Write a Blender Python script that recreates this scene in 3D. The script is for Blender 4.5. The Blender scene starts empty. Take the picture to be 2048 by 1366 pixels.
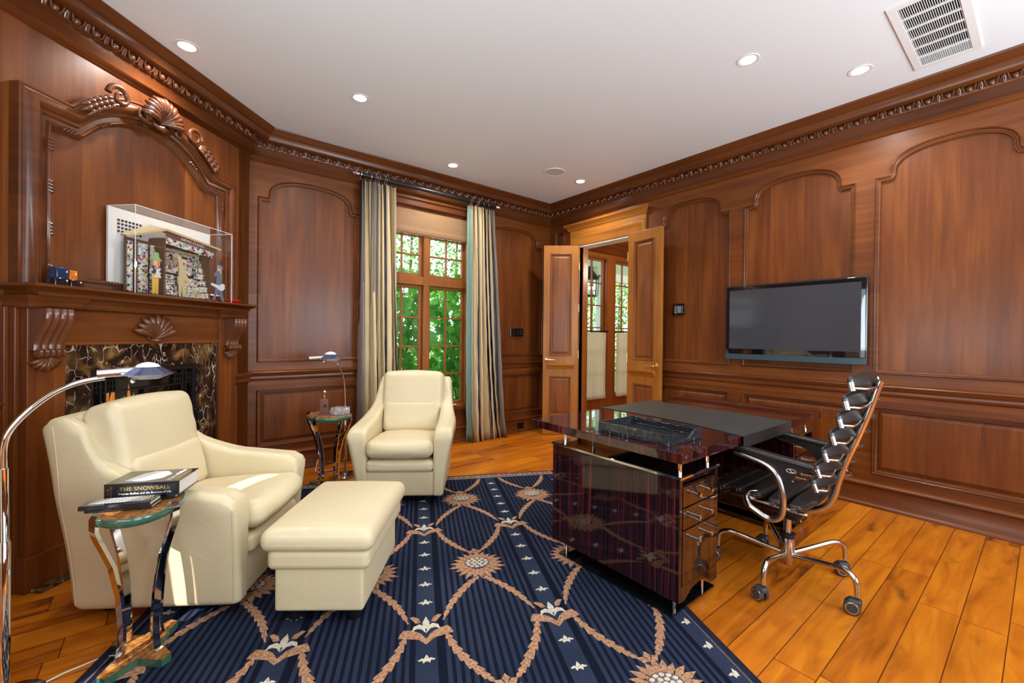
import bpy, bmesh, math, random
from mathutils import Vector, Matrix, Euler
from mathutils.geometry import tessellate_polygon
PI = math.pi
S2 = math.sqrt(.5)
sc = bpy.context.scene
col = sc.collection

# ------------------------------------------------------------------ camera
cam_d = bpy.data.cameras.new('camera'); cam = bpy.data.objects.new('camera', cam_d); col.objects.link(cam)
cam_d.sensor_width = 36; cam_d.sensor_fit = 'HORIZONTAL'
cam_d.lens = 856.36 / 2048 * 36
cam_d.shift_y = -(683 - 676.28) / 2048
cam_d.clip_start = .02; cam_d.clip_end = 200
_R = Vector((0.78167109, -0.62360603, 0.01028737)); _U = Vector((-0.00518823, 0.00999226, 0.99993662)); _F = Vector((0.6236693, 0.78167492, -0.00457525))
m3 = Matrix((_R, _U, -_F)).transposed().to_4x4()
cam.matrix_world = Matrix.Translation((0, 0, 1.25745)) @ m3
sc.camera = cam

# ------------------------------------------------------------------ view, world, sun, big lights
sc.view_settings.view_transform = 'Standard'; sc.view_settings.look = 'None'
sc.view_settings.gamma = 1; sc.view_settings.use_curve_mapping = False
sc.view_settings.exposure = 0.0
w = bpy.data.worlds.new('world'); sc.world = w; w.use_nodes = True
bg = w.node_tree.nodes['Background']; bg.inputs[0].default_value = (.80, .90, 1.0, 1); bg.inputs[1].default_value = 3.2

def light(name, kind, loc, target, energy, color=(1, 1, 1), **kw):
    d = bpy.data.lights.new(name, kind); d.energy = energy; d.color = color
    for k, v in kw.items(): setattr(d, k, v)
    o = bpy.data.objects.new(name, d); col.objects.link(o); o.location = loc
    o.rotation_euler = (Vector(target) - Vector(loc)).to_track_quat('-Z', 'Y').to_euler()
    return o
SUN_DIR = Vector((1.25, 1.02, -1.30))
light('sun', 'SUN', (-6, -5, 8), Vector((-6, -5, 8)) + SUN_DIR, 9.0, (1, .95, .86), angle=.008)
# daylight at the left window; two unseen rear lamps added to brighten the ceiling
light('daylight_left_window', 'AREA', (-1.13, .75, 1.55), (2.0, 1.4, 4.6), 88, (.80, .92, 1), shape='RECTANGLE', size=1.5, size_y=1.9)
light('rear_fill', 'AREA', (.6, -2.02, 1.6), (1.0, .6, 5.0), 60, (.80, .92, 1), shape='RECTANGLE', size=1.7, size_y=1.9)
light('rear_fill', 'AREA', (3.0, -2.02, 1.6), (2.4, .4, 5.0), 118, (.80, .92, 1), shape='RECTANGLE', size=1.5, size_y=1.9)

# ------------------------------------------------------------------ materials
def nodes(name):
    m = bpy.data.materials.new(name); m.use_nodes = True
    return m, m.node_tree.nodes, m.node_tree.links, m.node_tree.nodes['Principled BSDF']
def plain(name, c, rough=.5, metal=0, coat=0, spec=.5, bump=0, bscale=60, **kw):
    m, n, l, b = nodes(name)
    b.inputs['Base Color'].default_value = (*c, 1); b.inputs['Roughness'].default_value = rough
    b.inputs['Metallic'].default_value = metal; b.inputs['Coat Weight'].default_value = coat
    b.inputs['Coat Roughness'].default_value = .05; b.inputs['Specular IOR Level'].default_value = spec
    if bump:
        t = n.new('ShaderNodeTexNoise'); t.inputs['Scale'].default_value = bscale; t.inputs['Detail'].default_value = 4
        tc = n.new('ShaderNodeTexCoord'); l.new(tc.outputs['Object'], t.inputs['Vector'])
        bp = n.new('ShaderNodeBump'); bp.inputs['Strength'].default_value = bump; bp.inputs['Distance'].default_value = .004
        l.new(t.outputs['Fac'], bp.inputs['Height']); l.new(bp.outputs['Normal'], b.inputs['Normal'])
    for k, v in kw.items():
        b.inputs[k.replace('_', ' ')].default_value = v
    return m
def math_n(n, l, op, a, b=None, c=None):
    x = n.new('ShaderNodeMath'); x.operation = op
    for i, v in enumerate((a, b, c)):
        if v is None: continue
        if isinstance(v, (int, float)): x.inputs[i].default_value = v
        else: l.new(v, x.inputs[i])
    return x.outputs[0]
def ramp(n, l, fac, stops, interp='LINEAR'):
    r = n.new('ShaderNodeValToRGB'); r.color_ramp.interpolation = interp
    el = r.color_ramp.elements
    while len(el) < len(stops): el.new(.5)
    for e, (p, c) in zip(el, stops): e.position = p; e.color = (*c, 1)
    l.new(fac, r.inputs[0]); return r.outputs[0]
def wood(name, dark, mid, light_, grain='z', stave=.13, rough=.36, coat=.12, k1=26, k2=1.6, kx=(1, 1)):
    m, n, l, b = nodes(name)
    tc = n.new('ShaderNodeTexCoord'); sp = n.new('ShaderNodeSeparateXYZ'); l.new(tc.outputs['Object'], sp.inputs[0])
    s = math_n(n, l, 'ADD', math_n(n, l, 'MULTIPLY', sp.outputs[0], kx[0]), math_n(n, l, 'MULTIPLY', sp.outputs[1], kx[1]))
    z = sp.outputs[2]
    if grain == 'z': a, c = s, z
    elif grain == 's': a, c = z, s
    elif grain == 'x': a, c = sp.outputs[1], sp.outputs[0]
    else: a, c = sp.outputs[0], sp.outputs[1]
    cb = n.new('ShaderNodeCombineXYZ')
    l.new(math_n(n, l, 'MULTIPLY', a, k1), cb.inputs[0]); l.new(math_n(n, l, 'MULTIPLY', c, k2), cb.inputs[1])
    wn = n.new('ShaderNodeTexWhiteNoise'); wn.noise_dimensions = '1D'
    l.new(math_n(n, l, 'FLOOR', math_n(n, l, 'DIVIDE', a, stave)), wn.inputs['W'])
    l.new(math_n(n, l, 'MULTIPLY', wn.outputs['Value'], 40), cb.inputs[2])
    t = n.new('ShaderNodeTexNoise'); t.inputs['Scale'].default_value = 1; t.inputs['Detail'].default_value = 6; t.inputs['Roughness'].default_value = .62; t.inputs['Distortion'].default_value = .35
    l.new(cb.outputs[0], t.inputs['Vector'])
    cb2 = n.new('ShaderNodeCombineXYZ')
    l.new(math_n(n, l, 'MULTIPLY', a, k1 * .17), cb2.inputs[0]); l.new(math_n(n, l, 'MULTIPLY', c, k2 * .55), cb2.inputs[1]); l.new(math_n(n, l, 'MULTIPLY', wn.outputs['Value'], 17), cb2.inputs[2])
    t2 = n.new('ShaderNodeTexNoise'); t2.inputs['Scale'].default_value = 1; t2.inputs['Detail'].default_value = 3; t2.inputs['Distortion'].default_value = .8
    l.new(cb2.outputs[0], t2.inputs['Vector'])
    f = math_n(n, l, 'ADD', math_n(n, l, 'MULTIPLY', t.outputs['Fac'], .55), math_n(n, l, 'MULTIPLY', t2.outputs['Fac'], .45))
    f = math_n(n, l, 'ADD', f, math_n(n, l, 'MULTIPLY', math_n(n, l, 'SUBTRACT', wn.outputs['Value'], .5), .12))
    c0 = ramp(n, l, f, [(.24, dark), (.5, mid), (.76, light_)])
    l.new(c0, b.inputs['Base Color']); b.inputs['Roughness'].default_value = rough
    b.inputs['Coat Weight'].default_value = coat; b.inputs['Coat Roughness'].default_value = .18; b.inputs['Specular IOR Level'].default_value = .32
    return m
WD, WM, WL = (.070, .017, .004), (.150, .0385, .0062), (.25, .076, .0125)
M = {}
M['wood_v'] = wood('mahogany_vertical', WD, WM, WL, 'z')
M['wood_s'] = wood('mahogany_horizontal', WD, WM, WL, 's', stave=.4)
M['wood_mould'] = wood('mahogany_moulding', (.055, .014, .004), (.115, .031, .007), (.18, .054, .013), 's', stave=.4, rough=.3, coat=.2)
M['wood_carve'] = plain('mahogany_carving', (.13, .038, .012), .3, coat=.5, bump=.25, bscale=45)
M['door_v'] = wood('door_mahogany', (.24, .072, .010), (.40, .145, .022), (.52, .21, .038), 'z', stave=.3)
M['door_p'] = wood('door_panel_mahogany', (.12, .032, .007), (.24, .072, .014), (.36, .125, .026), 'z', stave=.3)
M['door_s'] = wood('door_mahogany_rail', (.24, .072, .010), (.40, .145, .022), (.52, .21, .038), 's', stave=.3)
M['win_wood'] = wood('window_wood', (.20, .058, .011), (.31, .10, .02), (.42, .16, .035), 'z', stave=.3)
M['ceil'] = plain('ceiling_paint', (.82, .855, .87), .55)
M['white'] = plain('white_metal', (.80, .79, .77), .4)
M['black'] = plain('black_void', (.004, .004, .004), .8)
M['bmetal'] = plain('black_metal', (.022, .022, .024), .35, .6)
M['chrome'] = plain('chrome', (.82, .82, .83), .04, 1)
M['steel'] = plain('satin_steel', (.62, .60, .57), .2, 1)
M['brass'] = plain('brass', (.83, .62, .28), .2, 1)
M['gold'] = plain('gold', (.95, .62, .18), .12, 1)
M['leather'] = plain('cream_leather', (.71, .60, .385), .42, coat=.08, bump=.3, bscale=8)
for _n in M['leather'].node_tree.nodes:
    if _n.type == 'TEX_NOISE': _n.inputs['Distortion'].default_value = 1.0; _n.inputs['Detail'].default_value = 2.5
    if _n.type == 'BUMP': _n.inputs['Distance'].default_value = .009
M['thread'] = plain('leather_stitching', (.66, .56, .38), .6)
M['bleather'] = plain('black_leather', (.015, .013, .013), .33, bump=.15, bscale=80)
M['bglass'] = plain('black_glass', (.004, .005, .007), .03, coat=1)
M['plastic'] = plain('black_plastic', (.01, .01, .012), .3)
M['rubber'] = plain('caster_rubber', (.05, .05, .055), .5)
M['screen'] = plain('tv_screen', (.046, .049, .058), .09, spec=.6)
M['pad'] = plain('desk_pad_leather', (.036, .039, .038), .42, bump=.08, bscale=150)
M['red'] = plain('red_glass', (.65, .012, .014), .1, coat=.6)
M['paper'] = plain('page_paper', (.75, .72, .66), .7)
M['porch'] = plain('porch_paint', (.72, .66, .55), .7)
M['colw'] = plain('column_paint', (.78, .80, .84), .6)
M['stem'] = plain('shrub_stem', (.10, .07, .04), .8)
M['cord'] = plain('white_cord', (.7, .68, .62), .5)
M['rod'] = plain('rod_black', (.012, .013, .016), .35)

def floor_mat():
    m, n, l, b = nodes('wide_plank_floor')
    tc = n.new('ShaderNodeTexCoord'); sp = n.new('ShaderNodeSeparateXYZ'); l.new(tc.outputs['Object'], sp.inputs[0])
    W = .142
    yy = math_n(n, l, 'DIVIDE', math_n(n, l, 'ADD', sp.outputs[1], 10 - .155 + .142), W)
    row = math_n(n, l, 'FLOOR', yy); fy = math_n(n, l, 'FRACT', yy)
    wn = n.new('ShaderNodeTexWhiteNoise'); wn.noise_dimensions = '1D'; l.new(row, wn.inputs['W'])
    xx = math_n(n, l, 'DIVIDE', math_n(n, l, 'ADD', sp.outputs[0], math_n(n, l, 'MULTIPLY', wn.outputs['Value'], 7.3)), 1.25)
    cl = math_n(n, l, 'FLOOR', xx); fx = math_n(n, l, 'FRACT', xx)
    wn2 = n.new('ShaderNodeTexWhiteNoise'); wn2.noise_dimensions = '2D'
    cb = n.new('ShaderNodeCombineXYZ'); l.new(row, cb.inputs[0]); l.new(cl, cb.inputs[1]); l.new(cb.outputs[0], wn2.inputs['Vector'])
    pv = wn2.outputs['Value']
    gv = n.new('ShaderNodeCombineXYZ')
    l.new(math_n(n, l, 'MULTIPLY', sp.outputs[0], 1.7), gv.inputs[0]); l.new(math_n(n, l, 'MULTIPLY', sp.outputs[1], 13), gv.inputs[1]); l.new(math_n(n, l, 'MULTIPLY', pv, 50), gv.inputs[2])
    t = n.new('ShaderNodeTexNoise'); t.inputs['Scale'].default_value = 1; t.inputs['Detail'].default_value = 6; t.inputs['Roughness'].default_value = .6; t.inputs['Distortion'].default_value = 1.1
    l.new(gv.outputs[0], t.inputs['Vector'])
    f = math_n(n, l, 'ADD', t.outputs['Fac'], math_n(n, l, 'MULTIPLY', math_n(n, l, 'SUBTRACT', pv, .5), .30))
    c0 = ramp(n, l, f, [(.20, (.12, .024, .002)), (.36, (.38, .095, .006)), (.52, (.52, .145, .0075)), (.78, (.70, .23, .012))])
    # knots and mineral streaks
    kt = n.new('ShaderNodeTexNoise'); kt.inputs['Scale'].default_value = 1; kt.inputs['Detail'].default_value = 3
    kv = n.new('ShaderNodeCombineXYZ'); l.new(math_n(n, l, 'MULTIPLY', sp.outputs[0], 2.6), kv.inputs[0]); l.new(math_n(n, l, 'MULTIPLY', sp.outputs[1], 7), kv.inputs[1]); l.new(math_n(n, l, 'MULTIPLY', pv, 31), kv.inputs[2])
    l.new(kv.outputs[0], kt.inputs['Vector'])
    kf = ramp(n, l, kt.outputs['Fac'], [(.64, (0, 0, 0)), (.74, (1, 1, 1))])
    mx = n.new('ShaderNodeMix'); mx.data_type = 'RGBA'; l.new(math_n(n, l, 'MULTIPLY', kf, .75), mx.inputs[0]); l.new(c0, mx.inputs[6]); mx.inputs[7].default_value = (.07, .022, .006, 1)
    gy = math_n(n, l, 'MINIMUM', fy, math_n(n, l, 'SUBTRACT', 1, fy)); gx = math_n(n, l, 'MULTIPLY', math_n(n, l, 'MINIMUM', fx, math_n(n, l, 'SUBTRACT', 1, fx)), 1.25 / W)
    g = math_n(n, l, 'LESS_THAN', math_n(n, l, 'MINIMUM', gy, gx), .013)
    mx2 = n.new('ShaderNodeMix'); mx2.data_type = 'RGBA'; l.new(math_n(n, l, 'MULTIPLY', g, .85), mx2.inputs[0]); l.new(mx.outputs[2], mx2.inputs[6]); mx2.inputs[7].default_value = (.03, .008, .003, 1)
    l.new(mx2.outputs[2], b.inputs['Base Color']); b.inputs['Roughness'].default_value = .36; b.inputs['Specular IOR Level'].default_value = .22
    bp = n.new('ShaderNodeBump'); bp.inputs['Strength'].default_value = .5; bp.inputs['Distance'].default_value = .002
    l.new(math_n(n, l, 'SUBTRACT', math_n(n, l, 'MULTIPLY', t.outputs['Fac'], .25), g), bp.inputs['Height']); l.new(bp.outputs['Normal'], b.inputs['Normal'])
    return m
M['floor'] = floor_mat()
def marble():
    m, n, l, b = nodes('dark_marble')
    tc = n.new('ShaderNodeTexCoord')
    t = n.new('ShaderNodeTexNoise'); t.inputs['Scale'].default_value = 9; t.inputs['Detail'].default_value = 5; t.inputs['Distortion'].default_value = .9
    l.new(tc.outputs['Object'], t.inputs['Vector'])
    c0 = ramp(n, l, t.outputs['Fac'], [(.36, (.010, .006, .005)), (.5, (.025, .013, .009)), (.58, (.10, .05, .018)), (.70, (.26, .14, .05))])
    mp = n.new('ShaderNodeMapping'); mp.inputs['Scale'].default_value = (1, 1, .45); l.new(tc.outputs['Object'], mp.inputs[0])
    t1 = n.new('ShaderNodeTexNoise'); t1.inputs['Scale'].default_value = 7; l.new(mp.outputs[0], t1.inputs['Vector'])
    ad = n.new('ShaderNodeVectorMath'); ad.operation = 'MULTIPLY_ADD'; l.new(t1.outputs['Color'], ad.inputs[0]); ad.inputs[1].default_value = (.25, .25, .25); l.new(mp.outputs[0], ad.inputs[2])
    v = n.new('ShaderNodeTexVoronoi'); v.feature = 'DISTANCE_TO_EDGE'; v.inputs['Scale'].default_value = 19; l.new(ad.outputs[0], v.inputs['Vector'])
    t3 = n.new('ShaderNodeTexNoise'); t3.inputs['Scale'].default_value = 14; l.new(tc.outputs['Object'], t3.inputs['Vector'])
    thr = math_n(n, l, 'MULTIPLY', math_n(n, l, 'SUBTRACT', t3.outputs['Fac'], .44), .17)
    vf = math_n(n, l, 'LESS_THAN', v.outputs['Distance'], thr)
    mx = n.new('ShaderNodeMix'); mx.data_type = 'RGBA'; l.new(math_n(n, l, 'MULTIPLY', vf, .8), mx.inputs[0]); l.new(c0, mx.inputs[6]); mx.inputs[7].default_value = (.62, .50, .38, 1)
    l.new(mx.outputs[2], b.inputs['Base Color']); b.inputs['Roughness'].default_value = .12
    return m
M['marble'] = marble()
def ebony(name, d, r1, r2, axis='s', k=150, rough=.05):
    m, n, l, b = nodes(name)
    tc = n.new('ShaderNodeTexCoord'); sp = n.new('ShaderNodeSeparateXYZ'); l.new(tc.outputs['Object'], sp.inputs[0])
    if axis == 's': a, c = math_n(n, l, 'ADD', sp.outputs[0], sp.outputs[1]), sp.outputs[2]
    elif axis == 'x': a, c = sp.outputs[1], sp.outputs[0]
    else: a, c = math_n(n, l, 'ADD', sp.outputs[0], math_n(n, l, 'MULTIPLY', sp.outputs[1], .9)), math_n(n, l, 'SUBTRACT', sp.outputs[0], sp.outputs[1])
    cb = n.new('ShaderNodeCombineXYZ'); l.new(math_n(n, l, 'MULTIPLY', a, k), cb.inputs[0]); l.new(math_n(n, l, 'MULTIPLY', c, 1.3), cb.inputs[1])
    t = n.new('ShaderNodeTexNoise'); t.inputs['Scale'].default_value = 1; t.inputs['Detail'].default_value = 4; l.new(cb.outputs[0], t.inputs['Vector'])
    c0 = ramp(n, l, t.outputs['Fac'], [(.38, d), (.56, r1), (.72, r2)])
    l.new(c0, b.inputs['Base Color']); b.inputs['Roughness'].default_value = rough; b.inputs['Coat Weight'].default_value = .6; b.inputs['Coat Roughness'].default_value = .02
    return m
M['ebony'] = ebony('macassar_ebony', (.005, .003, .004), (.028, .006, .008), (.15, .022, .024), 's', 115)
M['ebony_side'] = ebony('macassar_ebony_drawers', (.010, .004, .003), (.035, .012, .006), (.07, .025, .010), 's', 30)
M['ebony_top'] = ebony('macassar_ebony_top', (.012, .004, .005), (.045, .009, .008), (.15, .024, .018), 'd', 34)
def croc():
    m, n, l, b = nodes('crocodile_leather')
    tc = n.new('ShaderNodeTexCoord'); v = n.new('ShaderNodeTexVoronoi'); v.feature = 'DISTANCE_TO_EDGE'; v.inputs['Scale'].default_value = 36; v.inputs['Randomness'].default_value = .3
    l.new(tc.outputs['Object'], v.inputs['Vector'])
    h = math_n(n, l, 'MINIMUM', v.outputs['Distance'], .14)
    bp = n.new('ShaderNodeBump'); bp.inputs['Strength'].default_value = 1; bp.inputs['Distance'].default_value = .02; l.new(h, bp.inputs['Height']); l.new(bp.outputs['Normal'], b.inputs['Normal'])
    b.inputs['Base Color'].default_value = (.016, .020, .026, 1); b.inputs['Roughness'].default_value = .2; b.inputs['Coat Weight'].default_value = .5
    return m
M['croc'] = croc()
def glassy(name, tint=(1, 1, 1), f=.10, rough=0):
    m, n, l, b = nodes(name); n.remove(b)
    tr = n.new('ShaderNodeBsdfTransparent'); tr.inputs[0].default_value = (*tint, 1)
    gl = n.new('ShaderNodeBsdfGlossy'); gl.inputs['Roughness'].default_value = rough
    fr = n.new('ShaderNodeLayerWeight'); fr.inputs[0].default_value = .5
    mx = n.new('ShaderNodeMixShader'); l.new(math_n(n, l, 'MULTIPLY_ADD', math_n(n, l, 'POWER', fr.outputs['Facing'], 4), f * 5, f * .4), mx.inputs[0]); l.new(tr.outputs[0], mx.inputs[1]); l.new(gl.outputs[0], mx.inputs[2])
    l.new(mx.outputs[0], n['Material Output'].inputs[0]); return m
M['glass'] = glassy('window_glass', (.96, .98, .97), .06)
M['acrylic'] = glassy('acrylic_case', (.97, .97, .97), .09)
M['smoke'] = glassy('smoked_fire_glass', (.30, .29, .28), .08)
M['lglass'] = glassy('lamp_glass', (.80, .86, .92), .1)
M['crystal'] = plain('crystal', (.93, .93, .97), .05, Transmission_Weight=.8, IOR=1.5)
def emit(name, c, s):
    m, n, l, b = nodes(name); b.inputs['Base Color'].default_value = (*c, 1)
    b.inputs['Emission Color'].default_value = (*c, 1); b.inputs['Emission Strength'].default_value = s; return m
M['lamp'] = emit('downlight_lamp', (1, .96, .88), 14)
M['bulb'] = emit('candle_bulb', (1, .72, .38), 8)
M['flame'] = emit('flame', (1, .33, .05), 6)
M['flame2'] = emit('flame_core', (1, .72, .28), 10)
def shade_mat():
    m, n, l, b = nodes('woven_shade')
    tc = n.new('ShaderNodeTexCoord'); mp = n.new('ShaderNodeMapping'); mp.inputs['Rotation'].default_value = (PI / 2, 0, 0); l.new(tc.outputs['Object'], mp.inputs[0])
    br = n.new('ShaderNodeTexBrick'); br.inputs['Scale'].default_value = 1; br.inputs['Brick Width'].default_value = .040; br.inputs['Row Height'].default_value = .0125; br.inputs['Mortar Size'].default_value = .0026
    br.inputs['Color1'].default_value = (.20, .105, .048, 1); br.inputs['Color2'].default_value = (.25, .135, .062, 1); br.inputs['Mortar'].default_value = (.36, .21, .105, 1)
    l.new(mp.outputs[0], br.inputs['Vector']); l.new(br.outputs['Color'], b.inputs['Base Color']); b.inputs['Roughness'].default_value = .8
    return m
M['shade'] = shade_mat()
def rug_mat():
    m, n, l, b = nodes('rug_striped_pile')
    tc = n.new('ShaderNodeTexCoord'); sp = n.new('ShaderNodeSeparateXYZ'); l.new(tc.outputs['Object'], sp.inputs[0])
    P = .562
    f = math_n(n, l, 'FRACT', math_n(n, l, 'DIVIDE', math_n(n, l, 'ADD', sp.outputs[0], 10 * P + P / 2), P))
    d = math_n(n, l, 'ABSOLUTE', math_n(n, l, 'SUBTRACT', f, .5))          # 0 at fleur column
    st = math_n(n, l, 'FRACT', math_n(n, l, 'MULTIPLY', f, 18.0))
    dk = math_n(n, l, 'LESS_THAN', st, .45)
    band = math_n(n, l, 'LESS_THAN', d, .075)
    edge = math_n(n, l, 'MULTIPLY', math_n(n, l, 'GREATER_THAN', d, .075), math_n(n, l, 'LESS_THAN', d, .115))
    sdark = math_n(n, l, 'MAXIMUM', math_n(n, l, 'MULTIPLY', dk, math_n(n, l, 'SUBTRACT', 1, band)), edge)
    t = n.new('ShaderNodeTexNoise'); t.inputs['Scale'].default_value = 260; l.new(tc.outputs['Object'], t.inputs['Vector'])
    t2 = n.new('ShaderNodeTexNoise'); t2.inputs['Scale'].default_value = 2.2; l.new(tc.outputs['Object'], t2.inputs['Vector'])
    lc = ramp(n, l, math_n(n, l, 'ADD', math_n(n, l, 'MULTIPLY', t2.outputs['Fac'], .6), math_n(n, l, 'MULTIPLY', t.outputs['Fac'], .4)), [(.35, (.012, .020, .046)), (.65, (.032, .042, .080))])
    mx = n.new('ShaderNodeMix'); mx.data_type = 'RGBA'; l.new(sdark, mx.inputs[0]); l.new(lc, mx.inputs[6]); mx.inputs[7].default_value = (.005, .007, .018, 1)
    l.new(mx.outputs[2], b.inputs['Base Color']); b.inputs['Roughness'].default_value = .9; b.inputs['Specular IOR Level'].default_value = .1
    return m
M['rug'] = rug_mat()
def pile(name, c1, c2, s=90):
    m, n, l, b = nodes(name); tc = n.new('ShaderNodeTexCoord'); t = n.new('ShaderNodeTexNoise'); t.inputs['Scale'].default_value = s; t.inputs['Detail'].default_value = 3
    l.new(tc.outputs['Object'], t.inputs['Vector']); l.new(ramp(n, l, t.outputs['Fac'], [(.35, c1), (.65, c2)]), b.inputs['Base Color']); b.inputs['Roughness'].default_value = .8; b.inputs['Specular IOR Level'].default_value = .15
    return m
M['rug_tan'] = pile('rug_tan_pile', (.27, .12, .06), (.52, .31, .19))
M['rug_cream'] = pile('rug_cream_pile', (.46, .43, .33), (.68, .64, .52))
M['rug_dark'] = pile('rug_dark_pile', (.008, .009, .02), (.015, .018, .035))
M['rug_rose'] = pile('rug_rose_pile', (.12, .08, .09), (.17, .12, .12))
M['burl'] = pile('burl_veneer', (.16, .05, .012), (.42, .19, .05), 55)
M['burl'].node_tree.nodes['Principled BSDF'].inputs['Roughness'].default_value = .12
M['green'] = plain('green_lacquer', (.045, .13, .085), .12, coat=.7)
def leafmat(name, c1, c2, c3, s=3.0):
    m, n, l, b = nodes(name); g = n.new('ShaderNodeNewGeometry'); 
    t = n.new('ShaderNodeTexWhiteNoise'); t.noise_dimensions = '1D'; l.new(g.outputs['Random Per Island'], t.inputs['W'])
    c = ramp(n, l, t.outputs['Value'], [(0, c1), (.5, c2), (1, c3)])
    l.new(c, b.inputs['Base Color']); b.inputs['Roughness'].default_value = .5
    ts = n.new('ShaderNodeBsdfTranslucent'); l.new(c, ts.inputs[0]); mx = n.new('ShaderNodeMixShader'); mx.inputs[0].default_value = .45
    l.new(b.outputs[0], mx.inputs[1]); l.new(ts.outputs[0], mx.inputs[2]); l.new(mx.outputs[0], n['Material Output'].inputs[0]); return m
M['leaf'] = leafmat('maple_leaf', (.05, .26, .02), (.10, .42, .04), (.22, .58, .08))
M['leaf2'] = leafmat('tree_leaf', (.07, .20, .03), (.20, .40, .08), (.55, .72, .26))
M['hedge'] = leafmat('hedge_leaf', (.06, .18, .03), (.22, .42, .08), (.60, .76, .28))
C_ST = [plain('silk_gold', (.66, .52, .29), .36, Sheen_Weight=.3, bump=.2, bscale=25), plain('silk_black', (.022, .02, .028), .34), plain('silk_grey', (.20, .165, .15), .34), plain('silk_tan', (.42, .31, .18), .34), plain('silk_window_glow', (.20, .34, .29), .4)]  # last silk: teal tint painted for window light shining through
def sheer():
    m, n, l, b = nodes('cafe_linen'); b.inputs['Base Color'].default_value = (.92, .76, .62, 1); b.inputs['Roughness'].default_value = .9
    ts = n.new('ShaderNodeBsdfTranslucent'); ts.inputs[0].default_value = (.98, .84, .70, 1); mx = n.new('ShaderNodeMixShader'); mx.inputs[0].default_value = .6
    l.new(b.outputs[0], mx.inputs[1]); l.new(ts.outputs[0], mx.inputs[2]); l.new(mx.outputs[0], n['Material Output'].inputs[0]); return m
M['sheer'] = sheer()

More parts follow.
